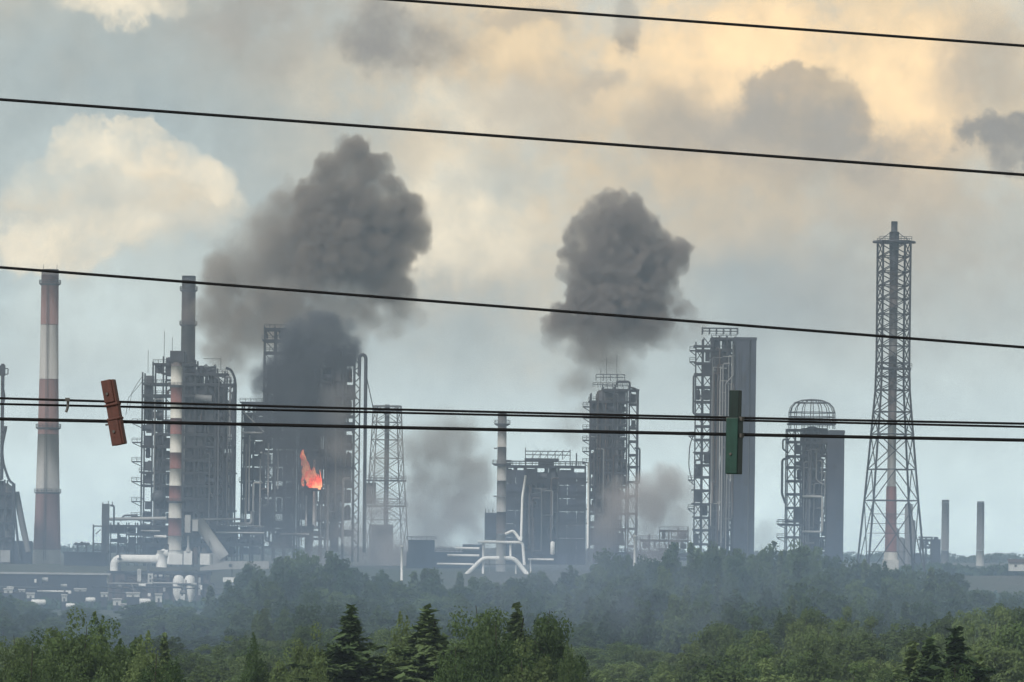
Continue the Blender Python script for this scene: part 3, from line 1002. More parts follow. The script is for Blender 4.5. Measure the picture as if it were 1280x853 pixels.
#__LOWLEFT__
# ------------------------------------------------------------------ low pipework and ducts at the foot of the plant
T = Thing('edge_unit', 'narrow column unit with a thin bracketed mast at the edge of the plant', 'refinery unit', 8, 708, 1980, pyref=600)
T.add('mast', MB().bar((2, 455, 0), (2, 600, 0), 4, 4), 'steel_dark')
T.add('head', MB().box(-2, 5, 457, 470, -3, 3), 'steel_dark')
T.add('bracket', MB().bar((4, 461, 0), (8.5, 461, 0), 1.2).bar((8.5, 461, 0), (8.5, 468, 0), 1.2).bar((8.5, 468, 0), (4, 468, 0), 1.2), 'steel_dark')
T.add('pipe', MB().pipe([(1, 480, -2), (6, 495, -2), (1, 515, -2)], .9, 8), 'steel_dark')
T.add('pipe', MB().pipe([(3, 540, -2), (8, 530, -2), (2, 560, -2), (4, 580, -2), (12, 602, -2), (18, 605, -2), (19, 640, -2), (26, 700, -2)], 1.6, 8), 'steel_dark')
frame(T, [-14, -4, 6, 16], [596, 598, 600, 604], 708, [598, 616, 634, 652, 670, 690], 30, 91, lambda x, y: .85, .3)
for x, r, a in ((6, 8, 604), (-8, 7, 598)):
    T.add('column_vessel', MB().lathe(x, 14, [(2, a), (r, a + 4), (r, 708)], 14), 'stack_grey')
T.add('duct', MB().pipe([(20, 615, 4), (27, 650, 4), (36, 690, 4)], 4), 'stack_grey')
T.add('house', MB().box(18, 40, 676, 708, 2, 18), 'cladding')
T.add('house', MB().box(2, 14, 688, 703, -6, 0), 'pipe_grey')

T = Thing('long_wall', 'long low dark wall with a pale coping in front of the tall chimney', 'wall', 40, 748, 1780, pyref=720)
T.add('wall_face', MB().box(-90, 134, 718, 756, 0, 6), 'cladding_dark')
T.add('coping', MB().box(-90, 138, 715.5, 718, -1.5, 8), 'pipe_grey')
for i in range(8):
    T.add('pier', MB().box(-60 + i * 26, -58 + i * 26, 719, 756, -1.2, 0), 'cladding')
T = Thing('low_block', 'low rust-tinted block with small vents under the fat white pipe', 'building', 210, 752, 1800, pyref=725)
T.add('wall', MB().box(136, 262, 718, 764, 0, 12), 'block_mauve')
T.add('roof', MB().box(134, 264, 714.5, 718, -2, 14), 'cladding_dark')
for x in (141, 156, 196, 203, 212, 251):
    T.add('buttress', MB().box(x, x + 2.4, 718, 764, -1.6, 0), 'cladding')
for x, y in ((146, 728), (160, 733), (206, 736), (216, 724), (255, 730)):
    T.add('vent', MB().box(x, x + 5, y, y + 4, -1, 0), 'steel_dark')
rr = random.Random(77)
for i in range(22):
    x0 = rr.uniform(138, 250)
    y0 = rr.uniform(716, 738)
    T.add('pipe', MB().pipe([(x0, y0, -4), (x0 + rr.uniform(6, 26), y0, -4), (x0 + 26, y0 + rr.uniform(6, 20), -4)], rr.uniform(.5, 1.1), n=6), rr.choice(('steel_mid', 'steel_rust', 'pipe_grey', 'steel_dark')))
T = Thing('low_building', 'low flat grey shed roof between the tall chimney and the small pipe frame', 'building', 90, 712, 1900, pyref=700)
T.add('wall', MB().box(80, 132, 692, 716, 0, 30), 'cladding')
T.add('roof', MB().box(78.5, 134, 690, 692.5, -2, 33), 'cladding_dark')
for x in (85, 99, 112, 122):
    T.add('door', MB().box(x, x + 8, 699, 716, -.6, 0), 'cladding_dark')
T = Thing('roof_gantry', 'small two-legged pipe gantry on the low shed roof', 'gantry', 102, 692, 1895)
T.add('leg', MB().bar((97, 681, 0), (97, 690, 0), 2), 'steel_dark')
T.add('leg', MB().bar((108, 681, 0), (108, 690, 0), 2), 'steel_dark')
T.add('beam', MB().box(93, 112, 679, 682, -2, 2).ball(95, 680, 0, 2, 8).ball(110, 680, 0, 2, 8).ball(102, 679, 0, 2, 8), 'steel_dark')

T = Thing('steel_portal', 'small steel portal frame with a square upright box beside the low shed', 'gantry', 130, 706, 1930, pyref=660)
T.add('box_column', MB().box(127, 136, 630, 706, 0, 8), 'steel_mid')
T.add('loop', MB().pipe([(137, 632, 3), (142, 632, 3), (142, 662, 3)], 1.2).bar((128, 628, 3), (128, 632, 3), 1).bar((135, 626, 3), (135, 631, 3), 1).bar((140, 627, 3), (140, 633, 3), 1), 'steel_dark')
for x in (117, 130):
    T.add('post', MB().bar((x, 656, -2), (x, 706, -2), 2), 'steel_dark')
for y in (658, 680, 688):
    T.add('beam', MB().bar((116, y, -2), (131, y, -2), 1.6), 'steel_dark')
T.add('valve', MB().bar((120, 668, -2), (126, 662, -2), 1.4), 'steel_light')

T = Thing('pipe_rack', 'dense low pipe rack with pale horizontal pipes behind the flare stack', 'pipe rack', 205, 708, 1950, pyref=680)
frame(T, [136, 147, 158, 169, 180, 191, 202, 213, 226, 240, 254, 268, 282, 296, 312, 328], [654] * 16, 708, [656, 668, 680, 692], 26, 101, lambda x, y: .72 if x < 200 else .9, .12, colw=1.4, rail=False)
for pts, r, m in (([(136, 650, -4), (208, 648, -4)], 2.0, 'pipe_grey'), ([(176, 664, -5), (200, 664, -5)], 1.0, 'pipe_grey'),
                  ([(193, 671, -6), (208, 671, -6)], 1.8, 'pipe_white'), ([(230, 650, -3), (300, 648, -3)], 1.5, 'steel_light'),
                  ([(150, 652, -3), (155, 645, -3), (172, 645, -3)], 1.2, 'steel_mid'), ([(270, 665, -4), (330, 665, -4)], 1.0, 'pipe_grey'),
                  ([(132, 662, -5), (132, 714, -5)], .9, 'pipe_white'), ([(290, 655, -4), (330, 657, -4)], .8, 'steel_light')):
    T.add('pipe', MB().pipe(pts, r), m)

T = Thing('white_main', 'fat white pipe with a rounded elbow running to the flare stack foot', 'pipe', 175, 716, 1860, pyref=700)
T.add('pipe', MB().pipe([(143, 718, 0), (143, 699, 0), (198, 699, 0)], 5.3, 9, 14), 'pipe_white')
T.add('elbow', MB().pipe([(196, 700, 0), (204, 691, -1), (210, 691, -1)], 5.4, 8, 14).tube((203, 688, 0), (202, 709, 0), 6.6, 14), 'pipe_white')
T.add('saddle', MB().box(148, 151, 703, 718, -3, 3).box(184, 187, 704, 718, -3, 3), 'steel_mid')
T.add('valve', MB().bar((150, 693, -5), (150, 700, -6), 1.6).bar((147, 699, -6), (153, 699, -6), 1), 'steel_dark')
T.add('hook', MB().tube((208, 680, -2), (208, 690, -2), 3, 8), 'steel_mid')

T = Thing('white_boxes', 'row of white square housings around the flare stack foot', 'housing', 232, 708, 1880, pyref=700)
for x0, x1, y0 in ((211, 228, 693), (229.5, 240, 689), (250, 262, 692)):
    T.add('housing', MB().box(x0, x1, y0, 706, 0, 12), 'pipe_white')
T.add('funnel', MB().lathe(235, 2, [(1.2, 670), (1.4, 684), (4, 690)], 10), 'pipe_grey')
T.add('hopper', MB().box(230.5, 237.5, 644, 666, 0, 8), 'pipe_grey')
T.add('hopper', MB().box(240, 247, 650, 664, 0, 8), 'pipe_grey')
T.add('vessel', MB().lathe(255, 6, [(1, 684), (3.4, 686), (3.4, 706)], 10), 'steel_mid')
T.add('vessel', MB().lathe(244, 6, [(1, 684), (3.4, 686), (3.4, 706)], 10), 'steel_rust')

T = Thing('inclined_duct', 'big pale duct sloping down between the flare stack and the trees', 'duct', 262, 704, 1900, pyref=690)
T.add('duct', MB().pipe([(247, 652, 0), (280, 697, 0)], 7.5, n=14), 'duct_grey')
T.add('duct', MB().pipe([(262, 698, 2), (284, 694, 2)], 6.0, n=14), 'duct_grey')
T.add('foot', MB().box(252, 282, 693, 706, -4, 12), 'duct_grey')
T.add('leg', MB().bar((262, 676, -9), (262, 712, -9), 1), 'steel_dark')
T = Thing('sloping_gallery', 'pale tapered conveyor gallery running low towards the tree crowns', 'gallery', 290, 716, 1840, pyref=705)
T.add('gallery_body', MB().quadbox([(250, 710, 0), (250, 710, 8), (250, 714, 0), (250, 714, 8), (282, 702, 0), (282, 702, 8), (282, 712, 0), (282, 712, 8)])
      .quadbox([(282, 702, 0), (282, 702, 8), (282, 712, 0), (282, 712, 8), (336, 701, 0), (336, 701, 8), (336, 711, 0), (336, 711, 8)]), 'duct_grey')
for x in (262, 290, 318):
    T.add('trestle', MB().bar((x, 711, 4), (x, 742, 4), 1.6), 'steel_mid')
T.add('window', MB().box(286, 290, 705, 709, -.6, 0), 'steel_dark')

for i, (cx, w, y0, lab) in enumerate(((230, 13, 720, 'pair of white round-topped cyclone drums with pointed hoppers'),)):
    T = Thing('cyclone_pair', lab, 'hopper', cx, 758, 1790, pyref=735)
    T.add('drum', MB().lathe(223, 2, [(1.5, 719), (5, 720.5), (7, 725), (7, 742), (4.5, 748), (2, 753)], 14), 'pipe_white')
    T.add('drum', MB().lathe(237, 2, [(1.5, 719), (5, 720.5), (7, 725), (7, 742), (4.5, 750), (2, 757)], 14), 'pipe_white')
    T.add('drum', MB().lathe(230, -4, [(1.5, 738), (4, 740), (4, 748), (1.6, 757)], 12), 'pipe_white')
    T.add('yoke', MB().box(222, 246, 729.5, 731.5, -6, 8), 'steel_mid')
    T.add('leg', MB().bar((245, 712, -4), (245, 752, -4), 2), 'steel_mid')
    T.add('leg', MB().bar((249, 722, 2), (249, 744, 2), 2.6), 'pipe_white')
T = Thing('white_hopper', 'single white funnel hopper half hidden among tree tops', 'hopper', 288, 752, 1780, pyref=735)
T.add('head', MB().box(279, 295, 722, 728, -4, 6), 'pipe_white')
T.add('funnel', MB().lathe(288, 0, [(7, 728), (6, 734), (3.2, 740), (3.2, 748)], 12), 'pipe_white')
T.add('leg', MB().bar((282, 740, 0), (280, 750, 0), 1.4).bar((294, 740, 0), (295, 750, 0), 1.4), 'pipe_white')

T = Thing('sign_board', 'white square sign board on posts in front of the low pipes', 'board', 187, 735, 1785)
T.add('board', MB().box(184.5, 191, 717, 730, 0, 1), 'shed_white')
T.add('marking', MB().box(186.6, 188.8, 719.5, 722.5, -.5, 0).box(186.6, 188.8, 724.5, 727.5, -.5, 0), 'steel_mid')
T.add('post', MB().bar((188, 730, .5), (188, 740, .5), 1.2), 'steel_mid')
T = Thing('white_cabinet', 'narrow upright white cabinet between the fat white pipe and the sign board', 'cabinet', 173, 730, 1785)
T.add('cabinet', MB().box(171.5, 176, 711.5, 727, 0, 4), 'shed_white')
T.add('door', MB().box(172.2, 175.2, 713, 719, -.4, 0), 'pipe_grey')
T = Thing('low_pipe', 'short white pipe lying behind the sign board', 'pipe', 205, 724, 1800)
T.add('pipe', MB().pipe([(193, 720, 0), (216, 720, 0)], 1.6), 'pipe_white')
T.add('pipe', MB().pipe([(176, 727, 0), (184, 727, 0)], .8), 'pipe_white')

T = Thing('pipe_bridge', 'low pipe bridge of pale and rusty pipes crossing in front of the long dark wall', 'pipe rack', 110, 752, 1772, pyref=735)
rr = random.Random(31)
for i in range(14):
    x = -6 + i * 20 + rr.uniform(-3, 3)
    T.add('post', MB().bar((x, 722 + rr.uniform(0, 8), 2), (x, 756, 2), 1.4), 'steel_dark')
for i, y in enumerate((728, 734, 741)):
    x = -10.0
    while x < 262:
        L = rr.uniform(18, 70)
        if rr.random() < .72:
            yy = y + rr.uniform(-1.5, 1.5)
            pts = [(x, yy, i), (x + L, yy, i)]
            if rr.random() < .5:
                pts.append((x + L, yy + rr.uniform(6, 14), i))
            if rr.random() < .4:
                pts.insert(0, (x, yy - rr.uniform(4, 9), i))
            T.add('pipe', MB().pipe(pts, rr.uniform(.5, 1.2), n=6), rr.choice(('pipe_grey', 'steel_mid', 'steel_rust', 'pipe_white', 'steel_dark')))
        x += L + rr.uniform(2, 12)
for i in range(16):
    x, y = rr.uniform(-4, 255), rr.uniform(724, 746)
    if rr.random() < .5:
        T.add('valve', MB().box(x, x + rr.uniform(2, 4), y, y + rr.uniform(3, 6), -2, 1), rr.choice(('pipe_white', 'steel_dark', 'pipe_grey')))
    else:
        T.add('drum', MB().tube((x, y, -1), (x + rr.uniform(5, 10), y, -1), rr.uniform(1.6, 2.8), 10), rr.choice(('pipe_white', 'pipe_grey', 'steel_light')))
for i, (x, y, L, r, lab) in enumerate(((48, 753, 16, 3.4, 'white horizontal tank lying among the crowns below the tall chimney'), (112, 750, 12, 3, 'short pale horizontal tank before the long dark wall end'),
                                       (178, 752, 18, 3.6, 'long white horizontal tank below the sign board'), (88, 757, 9, 2.6, 'small white horizontal tank half sunk in leaves beside the upright hut'))):
    T = Thing('storage_tank', lab, 'tank', x, y + 8, 1736 - i * 4)
    T.add('shell', MB().sweep([(x - L / 2 - 1.2, y, 0), (x - L / 2 - .6, y, 0), (x - L / 2, y, 0), (x + L / 2, y, 0), (x + L / 2 + .6, y, 0), (x + L / 2 + 1.2, y, 0)], [r * .5, r * .85, r, r, r * .85, r * .5], 14), 'pipe_white')
    for sx in (-.3, .3):
        T.add('saddle', MB().box(x + L * sx - 1, x + L * sx + 1, y + r * .6, y + 9, -2, 2), 'steel_mid')
    T.add('manhole', MB().tube((x, y - r - 1.2, 0), (x, y - r + .3, 0), .9, 8), 'pipe_grey')

# pale sheds and tanks that show between the crowns
rs = random.Random(4)
for i, (x, y, w, h, lab) in enumerate((
        (10, 739, 10, 5, 'small white shed lying furthest along the long dark wall'), (38, 745, 9, 6, 'white hut below the tall chimney with a dark doorway'),
        (80, 748, 6, 8, 'upright white tank hut beyond the dark wall end'),
        (100, 738, 14, 3, 'flat pale shed roof nearest the low pipes'), (130, 744, 8, 5, 'white hut under the small portal frame'),
        (146, 753, 10, 8, 'broad white hut below the fat white pipe elbow'), (158, 759, 14, 7, 'lowest white hut wedged among the tree crowns'),
        (166, 744, 16, 5, 'long white shed roof below the narrow white cabinet'), (198, 748, 8, 10, 'white hut with a pointed foot below the sign board'),
        (27, 739, 7, 3, 'flat white hut roof against the long dark wall'))):
    T = Thing('white_shed', lab, 'shed', x, y + h / 2 + 10, 1740 - i * 3)
    T.add('wall', MB().box(x - w / 2, x + w / 2, y - h / 2, y + h / 2, 0, 8), 'shed_white')
    T.add('plinth', MB().box(x - w / 2 + .3, x + w / 2 - .3, y + h / 2, y + h / 2 + 12, .3, 7.6), 'cladding_dark')
    T.add('roof', MB().quadbox([(x - w / 2 - 1, y - h / 2, -1.5), (x - w / 2 - 1, y - h / 2 - 1, 4), (x - w / 2 - 1, y - h / 2 + .8, -1.5), (x - w / 2 - 1, y - h / 2 + .2, 4),
                                (x + w / 2 + 1, y - h / 2, -1.5), (x + w / 2 + 1, y - h / 2 - 1, 4), (x + w / 2 + 1, y - h / 2 + .8, -1.5), (x + w / 2 + 1, y - h / 2 + .2, 4)]), 'pipe_grey')
    T.add('door', MB().box(x - 1, x + 1.2, y, y + h / 2 - .2, -.4, 0), 'steel_mid')

T = Thing('hall', 'hazy flat hall with roof plant between the burning unit and the striped stack', 'building', 527, 716, 2020, pyref=700)
T.add('wall', MB().box(508, 604, 690, 722, 0, 30), 'cladding')
T.add('roof_house', MB().box(510, 543, 675, 690, 4, 24), 'cladding')
T.add('roof_house', MB().box(578, 604, 680, 690, 4, 24), 'cladding_dark')
T.add('railing', MB().rail(508, 545, 675, 2, 4, 6, .6).rail(544, 604, 690, -1, 4, 6, .6), 'steel_mid')
for x in (514, 526, 538, 552, 566, 590):
    T.add('window', MB().box(x, x + 6, 697, 706, -.5, 0), 'steel_dark')
T = Thing('back_rack', 'hazy pipe rack and railings between the reactor tower and the slab tower', 'pipe rack', 830, 708, 1960, pyref=690)
frame(T, [800, 812, 824, 836, 848, 860], [672, 668, 662, 662, 660, 658], 712, [662, 674, 686, 698], 20, 111, lambda x, y: .35, .2, colw=1.3)
frame(T, [742, 760, 778, 798], [690, 690, 690, 690], 716, [690, 702], 20, 112, lambda x, y: .8, .2, colw=1.3)
for lab, x, a, b, Y in (('bright thin white pole standing clear above the hazy tree tops', 793, 671, 733, 1700), ('short white pole beside the hazy flat hall', 502, 684, 728, 1720)):
    T = Thing('white_pole', lab, 'pole', x, b, Y)
    T.add('shaft', MB().tube((x, a, 0), (x, b, 0), 1.5, 10), 'pipe_white')
    T.add('cap', MB().lathe(x, 0, [(1.0, a - 2.2), (2.1, a - 1.6), (2.1, a)], 10), 'pipe_grey')
T = Thing('far_house', 'tiny far house with a pale wall in the brown field', 'house', 1272, 712, 1900)
T.add('wall', MB().box(1262, 1284, 703, 714, 0, 16), 'shed_white')
T.add('roof', MB().quadbox([(1260, 703, -2), (1260, 699, 8), (1260, 704, -2), (1260, 700, 8), (1286, 703, -2), (1286, 699, 8), (1286, 704, -2), (1286, 700, 8)]), 'steel_rust')
T.add('window', MB().box(1268, 1271, 706, 709, -.4, 0), 'steel_dark')

#__WIRES__
# ------------------------------------------------------------------ overhead cables close to the viewer
YW = 40.0


def cable(label, pts, r_px, Y=YW, name='power_cable'):
    pts = np.array(pts, float)
    a = [unroll(x, y) for x, y in pts]
    X = np.array([q[0] for q in a])
    Z = np.array([q[1] for q in a])
    cf = np.polyfit(X, Z, 2 if len(pts) > 3 else 1)
    xs = np.linspace(-2400, 2400, 97)
    k = Y / F
    root = W(640, float(np.polyval(cf, 0)) * -1 + HY, Y)
    mb = MB()
    mb.sweep([(x * k, (np.polyval(cf, x)) * k, 0) for x in xs], r_px * .88 * k, 8)
    me = bpy.data.meshes.new(name)
    z0 = float(np.polyval(cf, 0)) * k
    me.from_pydata([(v[0], v[2], v[1] - z0) for v in mb.v], [], mb.f)
    me.polygons.foreach_set('use_smooth', mb.s)
    o = obj(name, me, m='wire')
    o.location = (0, Y, CAMZ + z0)
    tag(o, label, 'cable', 'cables crossing the view')


cable('thin dark cable crossing the upper sky, highest of the cables', [(480, -1), (640, 10.5), (960, 34), (1280, 57.5)][0:4:1], 2.0)
cable('thin dark cable passing above both smoke clouds, second from the top', [(0, 125), (320, 147), (640, 172), (960, 195.5), (1280, 218.5)], 2.1)
cable('thin dark cable passing across the smoke clouds and chimney tops', [(0, 335), (320, 358), (640, 385), (960, 410), (1280, 434)], 2.0)
cable('upper cable of the close twin pair holding the small clip', [(0, 498), (240, 505.2), (820, 520), (1060, 525.6), (1280, 529.8)], 1.7)
cable('lower cable of the close twin pair running just above the thick cable', [(0, 505.6), (240, 510), (820, 523.6), (1060, 529), (1280, 533.6)], 1.6, YW + .05)
cable('thick black cable, lowest of all the cables', [(0, 524.3), (240, 528.5), (820, 541.8), (1060, 546.3), (1280, 550.3)], 2.4, YW + .02)

def bevel(o, w, seg=2):
    md = o.modifiers.new('bevel', 'BEVEL')
    md.width = w
    md.segments = seg


def spacer(name, label, px, py, rotz, roty, parts):
    T = Thing(name, label, 'cable spacer', px, py, YW - .03)
    T.root.rotation_euler = (0, roty, rotz)
    for (nm, mb, m) in parts:
        o = T.add(nm, mb, m)
        if m.startswith('spacer'):
            bevel(o, .006)
    return T


x, y = 143, 516
spacer('cable_spacer', 'weathered red spacer block hung slantwise across the lower cables', x, y, R(-16), R(-11.5), [
    ('block', MB().box(x - 7.5, x + 8, y - 41, y + 41, -6, 5), 'spacer_red'),
    ('face_plate', MB().box(x - 8.3, x + 5.5, y + 10, y + 41.5, -8, -6.3), 'spacer_red'),
    ('face_plate', MB().box(x - 8.0, x + 5.5, y - 41.5, y - 13, -8, -6.3), 'spacer_red'),
    ('clamp', MB().box(x - 9, x + 9, y - 11.5, y - 8.5, -8.6, 6), 'spacer_red'),
    ('clamp', MB().box(x - 9, x + 9, y + 6.5, y + 9.5, -8.6, 6), 'spacer_red'),
    ('bolt', MB().tube((x - 2, y - 24, -10), (x - 2, y - 24, -6), 1.8, 8), 'bolt_steel'),
    ('bolt', MB().tube((x - 2, y + 24, -10), (x - 2, y + 24, -6), 1.8, 8), 'bolt_steel'),
    ('bolt', MB().tube((x - 14, y + 13, -1), (x - 6, y + 13, -1), 1.2, 8), 'bolt_steel')])
x, y = 918.5, 540
spacer('cable_spacer', 'dark green spacer block hanging upright in front of the slab tower', x, y, R(-27), R(.6), [
    ('lower_block', MB().box(x - 8, x + 8, y - 18, y + 53, -7, 8), 'spacer_green_dark'),
    ('face_plate', MB().box(x - 8.2, x + 7.6, y - 17, y + 52.6, -9, -7.1), 'spacer_green'),
    ('clamp', MB().box(x - 10.5, x - 8.1, y - 18, y - 12, -4, 4), 'bolt_steel'),
    ('clamp', MB().box(x + 8.1, x + 11, y + 2, y + 7, -4, 4), 'bolt_steel'),
    ('upper_block', MB().quadbox([(x - 6.3, y - 52, -5.5), (x - 6.3, y - 52, 6), (x - 6.3, y - 17, -5.5), (x - 6.3, y - 17, 6), (x + 6.3, y - 52, -5.5), (x + 6.3, y - 52, 6), (x + 6.3, y - 17, -5.5), (x + 6.3, y - 17, 6)]), 'spacer_green_dark'),
    ('clamp', MB().box(x + 7, x + 11, y - 19, y - 14, -4, 4), 'bolt_steel'),
    ('bolt', MB().tube((x - 1, y + 28, -10.4), (x - 1, y + 28, -8.5), 1.8, 8), 'bolt_steel')])
T = Thing('cable_clip', 'small dark hook clip hanging from the twin cables beside the tall chimney', 'clip', 84, 506, YW - .02)
T.add('jaw', MB().box(81.5, 87, 497.5, 502, -2, 2), 'bolt_steel')
T.add('hook', MB().pipe([(85, 501, 0), (84.8, 510, 0), (82.5, 515.5, 0)], 1.7, 4), 'bolt_steel')

#__TREES__
# ------------------------------------------------------------------ trees
def leaf_quads(P, N, size, rng, aspect=1.5):
    """one small four-sided leaf spray per point, facing N"""
    n = len(P)
    N = N / np.maximum(np.linalg.norm(N, axis=1, keepdims=True), 1e-6)
    t = rng.normal(size=(n, 3))
    t -= N * (t * N).sum(1, keepdims=True)
    t /= np.maximum(np.linalg.norm(t, axis=1, keepdims=True), 1e-6)
    b = np.cross(N, t)
    s = (size * rng.uniform(.55, 1.35, n))[:, None]
    a, c = t * s * .5 * aspect, b * s * .5
    bend = N * s * .18
    V = np.empty((n, 4, 3))
    V[:, 0] = P - a - bend
    V[:, 1] = P - c * .9
    V[:, 2] = P + a - bend
    V[:, 3] = P + c * .9
    Q = np.arange(n * 4).reshape(n, 4)
    return V.reshape(-1, 3), Q


def broad_crown(seed, H, Rr, base, nclump, per, leaf, tall=1.0, spiky=0.0):
    rng = np.random.default_rng(seed)
    d = rng.normal(size=(nclump, 3))
    d[:, 2] = d[:, 2] * 1.0 + .25
    d /= np.linalg.norm(d, axis=1, keepdims=True)
    rr = rng.uniform(.35, 1.0, nclump) ** .6
    # lobed outline
    ang = np.arctan2(d[:, 1], d[:, 0])
    lobes = 1 + .22 * np.sin(ang * 3 + rng.uniform(0, 6)) * np.cos(d[:, 2] * 5 + rng.uniform(0, 6)) + rng.normal(0, .09, nclump)
    C = d * rr[:, None] * lobes[:, None]
    zc, zr = (base + H) / 2, (H - base) / 2
    taper = 1 - .35 * np.clip(C[:, 2], 0, 1)
    C = C * np.array([Rr, Rr, zr * .88])
    C[:, :2] *= taper[:, None]
    C[:, 2] += zc
    P, N = [], []
    for i in range(nclump):
        n = int(per * rng.uniform(.6, 1.4))
        q = rng.normal(size=(n, 3))
        q /= np.linalg.norm(q, axis=1, keepdims=True)
        rad = Rr * rng.uniform(.16, .30)
        sh = np.array([1, 1, rng.uniform(.7, 1.0) * tall])
        pos = C[i] + q * rad * (rng.uniform(.2, 1, n) ** .4)[:, None] * sh
        if spiky and rng.random() < spiky:
            k = rng.uniform(0, 1, n)
            pos = C[i] + np.stack([rng.normal(0, .42, n) * (1.05 - k) * Rr * .5, rng.normal(0, .42, n) * (1.05 - k) * Rr * .5, k * rad * 2.9 - rad], 1)
        P.append(pos)
        N.append(q + rng.normal(0, .55, (n, 3)) + np.array([0, 0, .35]))
    return leaf_quads(np.concatenate(P), np.concatenate(N), leaf, rng)


def conifer_crown(seed, H, Rr, base, spray, dens=1.0):
    rng = np.random.default_rng(seed)
    P, N = [], []
    z = base
    while z < H * .985:
        t = (z - base) / (H - base)
        L = Rr * (1 - t) ** .58 * rng.uniform(.6, 1.15) * min(1, .10 + (1 - t) * 4.2) + .06
        nb = int((5 + 5 * (1 - t)) * dens)
        a0 = rng.uniform(0, 6.28)
        for k in range(nb):
            a = a0 + k * 6.283 / nb + rng.normal(0, .22)
            Lb = L * rng.uniform(.45, 1.25)
            m = max(3, int(Lb / (spray * .42)))
            s = np.linspace(.12, 1, m)
            droop = -.30 * s * Lb * (1 - t) + .22 * s ** 2 * Lb
            ax = np.stack([np.cos(a) * s * Lb, np.sin(a) * s * Lb, z + droop], 1)
            side = np.array([-math.sin(a), math.cos(a), 0])
            for sg in (-1, 1, -.4, .4):
                off = side * sg * (spray * .75 * (1.15 - s))[:, None] * rng.uniform(.6, 1.3, (m, 1))
                P.append(ax + off + rng.normal(0, spray * .12, (m, 3)))
                N.append(np.tile(np.array([math.cos(a) * .35, math.sin(a) * .35, 1.0]), (m, 1)) + rng.normal(0, .5, (m, 3)))
        z += spray * rng.uniform(.55, .95)
    top = np.stack([rng.normal(0, .05, 60), rng.normal(0, .05, 60), np.linspace(H * .9, H * 1.02, 60)], 1)
    P.append(top)
    N.append(rng.normal(size=(60, 3)))
    return leaf_quads(np.concatenate(P), np.concatenate(N), spray, rng, 2.0)


def trunk_mesh(seed, H, r, limbs, Rr, base):
    rnd = random.Random(seed)
    mb = MB()
    pts = [(rnd.uniform(-.15, .15) * i * .4, rnd.uniform(-.15, .15) * i * .4, H * .97 * i / 6) for i in range(7)]
    mb.sweep(pts, [r * (1 - .9 * i / 6) for i in range(7)], 7)
    for k in range(limbs):
        t = rnd.uniform(.3, .85)
        i = int(t * 6)
        p = Vector(pts[i]).lerp(Vector(pts[i + 1]), t * 6 - i)
        a = rnd.uniform(0, 6.28)
        L = Rr * rnd.uniform(.5, .85) * (1.15 - t)
        q = p + Vector((math.cos(a) * L * .5, math.sin(a) * L * .5, L * .5))
        e = p + Vector((math.cos(a) * L, math.sin(a) * L, L * .8))
        mb.sweep([p, q, e], [r * .35, r * .22, r * .08], 5)
    me = bpy.data.meshes.new('trunk')
    me.from_pydata(mb.v, [], mb.f)
    me.polygons.foreach_set('use_smooth', mb.s)
    me.materials.append(MATS['bark'])
    return me


PROTO = {}


def proto(key, crown, trunk, m):
    V, Q = crown
    me = mesh_np('crown', V, Q)
    me.materials.append(MATS[m])
    PROTO[key] = (me, trunk)


H0 = 14.0
for i in range(4):
    tall = (1.0, 1.5, 1.2, 1.8)[i]
    sp = (.0, .45, .2, .5)[i]
    Rr = (3.6, 2.8, 3.9, 2.5)[i]
    proto('near%d' % i, broad_crown(100 + i, H0, Rr, 2.0, 180, 210, .135, tall, sp), trunk_mesh(i, H0, .22, 12, Rr, 2), ('leaf_mid', 'leaf_light', 'leaf_mid', 'leaf_light')[i])
for i in range(4):
    Rr = (4.2, 3.6, 4.8, 4.0)[i]
    proto('mid%d' % i, broad_crown(200 + i, H0, Rr, 1.5, 140, 105, .26, (1, 1.3, .9, 1.1)[i], (.0, .3, .0, .1)[i]), trunk_mesh(20 + i, H0, .24, 8, Rr, 2), ('leaf_light', 'leaf_mid', 'leaf_light', 'leaf_mid')[i])
for i in range(5):
    Rr = (4.2, 3.6, 5.0, 3.2, 4.4)[i]
    proto('far%d' % i, broad_crown(300 + i, H0, Rr, 1.0, 120, 70, .40, (1, 1.3, .9, 1.5, 1.0)[i], (.0, .3, .1, .4, .0)[i]), trunk_mesh(40 + i, H0, .26, 6, Rr, 2), ('leaf_dark', 'leaf_mid', 'leaf_dark', 'leaf_dark', 'leaf_mid')[i])
for i in range(3):
    proto('spruce%d' % i, conifer_crown(400 + i, 14, (2.9, 2.5, 3.1)[i], 1.2, .20, (.72, .66, .78)[i]), trunk_mesh(60 + i, 14, .2, 0, 2, 1), 'needle')
proto('farspruce', conifer_crown(410, 14, 2.8, 1, .6, .8), trunk_mesh(70, 14, .22, 0, 2, 1), 'needle')


